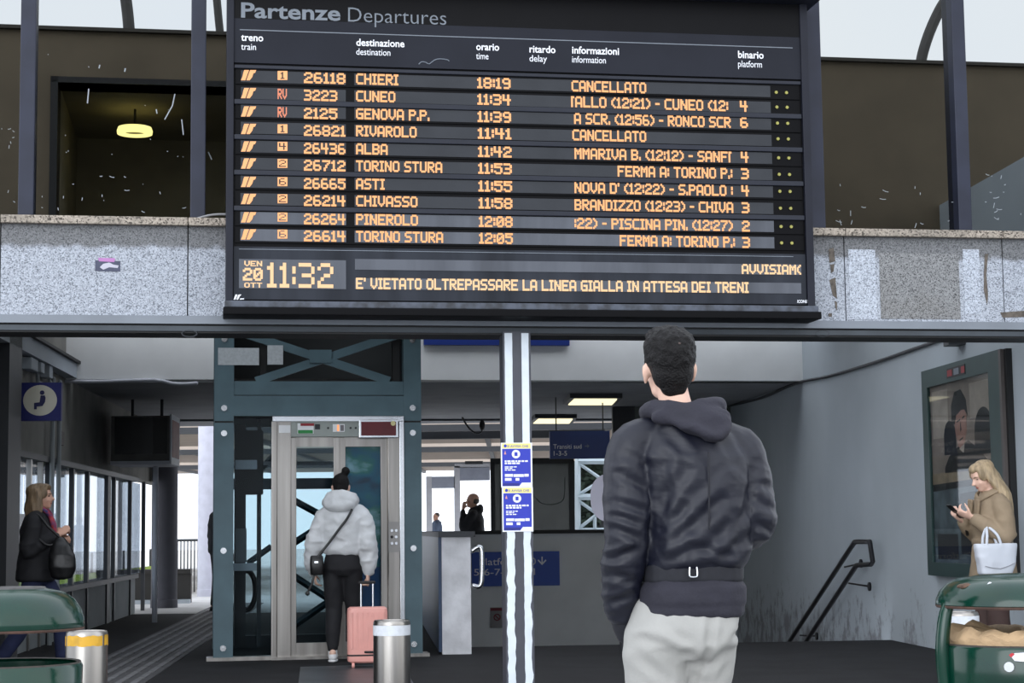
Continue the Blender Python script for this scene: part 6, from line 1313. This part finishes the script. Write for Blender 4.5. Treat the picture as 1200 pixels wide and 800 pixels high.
tc4 = w4p.piece('trench_coat', M_TRENCH, tr4, smooth=4, disp=folds(.008, (7, 7, 8), 4))
def col4(bm):
    tube(bm, [(.0, .10, 1.30), (.075, .08, 1.34), (.10, .0, 1.38), (.06, -.075, 1.385), (-.06, -.075, 1.385), (-.10, 0, 1.38), (-.075, .08, 1.34), (0, .10, 1.30)], [(.014, .034)]*8, n=10, k=3)
    for s in (-1, 1): prism(bm, Frame((s*.055, .142, 1.22), math.radians(180)), [(-.04, -.07), (.0, -.10), (.045, .09), (-.02, .10)], -.008, .012)
w4p.piece('collar', M_TRENCH, col4, voxel=.008, smooth=3, parent=tc4)
w4p.plain('cuff_strap', M_LEATH, lambda bm: tube(bm, [V((.135, .125, 1.105))+V((.066*math.cos(a)*.8, -.04*math.cos(a), .062*math.sin(a))) for a in [2*math.pi*k/14 for k in range(15)]], [(.012, .004)]*15, n=6, k=1, caps=False), parent=tc4, label='dark cuff strap')
w4p.plain('belt', M_TRENCH, lambda bm: loft(bm, [(0, 0, .975, .168, .134, 2.3), (0, 0, .98, .172, .138, 2.3), (0, 0, 1.015, .172, .138, 2.3), (0, 0, 1.02, .168, .134, 2.3)], 32), parent=tc4)
def h4(bm):
    hairshell(bm, HM4, [((0, -.05, -.01), (.083, .064, .08)), ((0, -.03, .05), (.082, .095, .075)), ((0, .024, .082), (.066, .062, .040)), ((.062, .032, .03), (.022, .036, .055)), ((-.062, .032, .03), (.022, .036, .055))])
    r = random.Random(9)
    for k in range(15):
        a = math.radians(172+k*196/14); x, y = math.cos(a), math.sin(a); d = V((x*.08, y*.085-.02, .0))
        b0 = HM4 @ V((x*.07, y*.07-.02, .05)); b1 = HM4 @ V((x*.088, y*.082-.02, -.03)); e = V((x*.12, y*.07-.07+.02, 1.33+r.uniform(-.02, .02))); e2 = V((x*.135+r.uniform(-.02, .02), y*.075-.085+.02, 1.19+r.uniform(-.05, .03)))
        tube(bm, [b0, b1, e, e2], [.022, .027, .03, .012], n=8, k=3)
w4p.piece('hair', M_HAIRL, h4, voxel=.008, smooth=3, disp=lambda p, n: .005*noise.noise(V((p.x*34, p.y*34, p.z*6))))
face_details(w4p.root, HM4, eyes_open=False)
ph4 = thing('phone', 'dark phone in the hands of the blonde person in the trench coat', 'phone', P4, Y4)
Mp = Matrix.Translation((-.005, .30, 1.225)) @ Matrix.Rotation(math.radians(-48), 4, 'X'); fr0 = Frame((0, 0, 0), 0)
bm = bmesh.new(); bx(bm, fr0, -.037, .037, -.075, .075, -.004, .004, .003); bm.transform(Mp); obj('case', bm, M_LEATH, ph4, local=True); bm = bmesh.new(); bx(bm, fr0, -.033, .033, -.07, .07, .004, .0046); bm.transform(Mp); obj('screen', bm, MATS['phone_glass'], ph4, local=True)
# white tote on her forearm (on the side towards the camera)
tb = thing('tote_bag', 'white tote bag hanging from the arm of the blonde person in the trench coat', 'bag', P4, Y4)
bm = bmesh.new(); TX, TY = -.228, .10
loft(bm, [(TX, TY+.01, .755, .05, .115, 4), (TX, TY+.01, .765, .058, .128, 4.5), (TX, TY, .85, .062, .150, 4), (TX, TY, .95, .056, .168, 3.5), (TX, TY, .985, .045, .174, 3.2)], 40); b_ = fuse(bm, .009, 3, folds(.005, (6, 6, 8), 8)); obj('pouch', b_, M_TOTE, tb, local=True, smooth=180)
for dx in (.025, -.035): bm = bmesh.new(); tube(bm, [(TX+dx, TY+.09, .97), (TX+dx+.015, TY+.075, 1.04), (TX+.045, TY+.035, 1.105), (TX+dx+.015, TY-.005, 1.05), (TX+dx, TY-.03, .97)], .011, n=8, k=4); obj('handle', bm, M_TOTE, tb, local=True, smooth=60)
bm = bmesh.new(); tube(bm, [(TX-.063, TY+.12, .82), (TX-.066, TY, .80), (TX-.063, TY-.12, .84)], .003, n=6, k=2); obj('seam', bm, mat('seam_grey', (150, 152, 158), .7), tb, local=True)

# ------------------------------------------------------------------ 5-7 people further off
def far_person(label, loc, yaw, top, legs, skin, hairm, arm, vox, bald=False, group=None):
    J = dict(neck=(0, 0, 1.44), chest=(0, 0, 1.25), pelvis=(0, 0, .92), lsh=(-.18, 0, 1.37), lel=(-.22, -.02, 1.09), lwr=(-.21, .08, .86), rsh=(.18, 0, 1.37), rel=(.22, -.02, 1.09), rwr=(.21, .08, .86),
             lhip=(-.09, 0, .88), lkn=(-.09, .03, .48), lan=(-.09, -.02, .09), ltoe=(-.10, .13, .03), rhip=(.09, 0, .88), rkn=(.09, .05, .48), ran=(.09, .03, .09), rtoe=(.10, .18, .03))
    hands = [((-.21, .09, .85), (0, .2, -1), (1, 0, 0), -1, .5), ((.21, .09, .85), (0, .2, -1), (-1, 0, 0), 1, .5)]
    if arm:
        J['l'+'el'] = (-.21, .15, 1.14); J['lwr'] = (-.125, .16, 1.44); hands[0] = ((-.12, .155, 1.46), (.25, -.15, 1), (.8, -.3, 0), -1, .8)
    M = headM((0, .03, 1.585), 0, 0, 0, 1.0); f = Fig(label, loc, yaw, J, skin=skin, voxel=vox, headM=M, hands=hands, group=group)
    f.trousers(legs, [(0, 0, .78, .1, .09, 2.2), (0, 0, .84, .175, .13, 2.3), (0, 0, 1.0, .15, .12, 2.2)], [([(-.09, 0, .86), (-.09, .02, .5), (-.09, -.02, .11)], [.095, .08, .07]), ([(.09, 0, .86), (.09, .04, .5), (.09, .03, .11)], [.095, .08, .07])])
    f.shoes(M_SHOEB, M_RIM)
    def t(bm):
        loft(bm, [(0, 0, .84, .17, .14, 2.3), (0, 0, .87, .185, .15, 2.3), (0, 0, 1.1, .19, .15, 2.4), (0, 0, 1.27, .205, .145, 2.5), (0, 0, 1.37, .18, .12, 2.4), (0, 0, 1.44, .10, .09, 2.2), (0, 0, 1.48, .08, .075, 2)], 28)
        for a, s in (('l', -1), ('r', 1)): S_, E, W_ = V(J[a+'sh']), V(J[a+'el']), V(J[a+'wr']); tube(bm, [(s*.1, 0, 1.39), S_, S_.lerp(E, .5), E, E.lerp(W_, .5), E.lerp(W_, .93)], [.06, .07, .067, .06, .055, .042], n=14, k=3)
        if not bald: pass
        if bald: ball(bm, (0, -.09, 1.46), (.11, .055, .075)); tube(bm, [(-.09, .03, 1.45), (-.06, -.08, 1.49), (.06, -.08, 1.49), (.09, .03, 1.45)], .035, n=10, k=3)
    f.piece('jacket' if bald or not arm else 'shirt', top, t, disp=folds(.007, (7, 7, 9), 2))
    f.piece('hair', hairm, (lambda bm: (ball(bm, M @ V((0, -.045, .0)), (.079, .066, .055)),)) if bald else (lambda bm: hairshell(bm, M)), voxel=vox, smooth=2); face_details(f.root, M); return f
q = at(257, 600, 26.9); far_person('person in black half hidden behind the left post of the lift', (q.x, q.y, 0), math.radians(-55), M_BLKC, M_BLKC, M_SKIN, M_HAIRB, False, .012)
q = at(556, 600, 28.6); far_person('balding person in dark hooded jacket with a hand raised to the face', (q.x, q.y, 0), math.radians(82), mat('cloth_ink', (28, 28, 34), .85), M_BLKC, M_SKIN, M_GREYH, True, .012, bald=True)
q = at(512, 600, 58); far_person('distant person in blue shirt outside on the platform', (q.x, q.y, 0), math.radians(120), M_SHIRT, M_JEAN, M_SKIN, M_GREYH, True, .014)
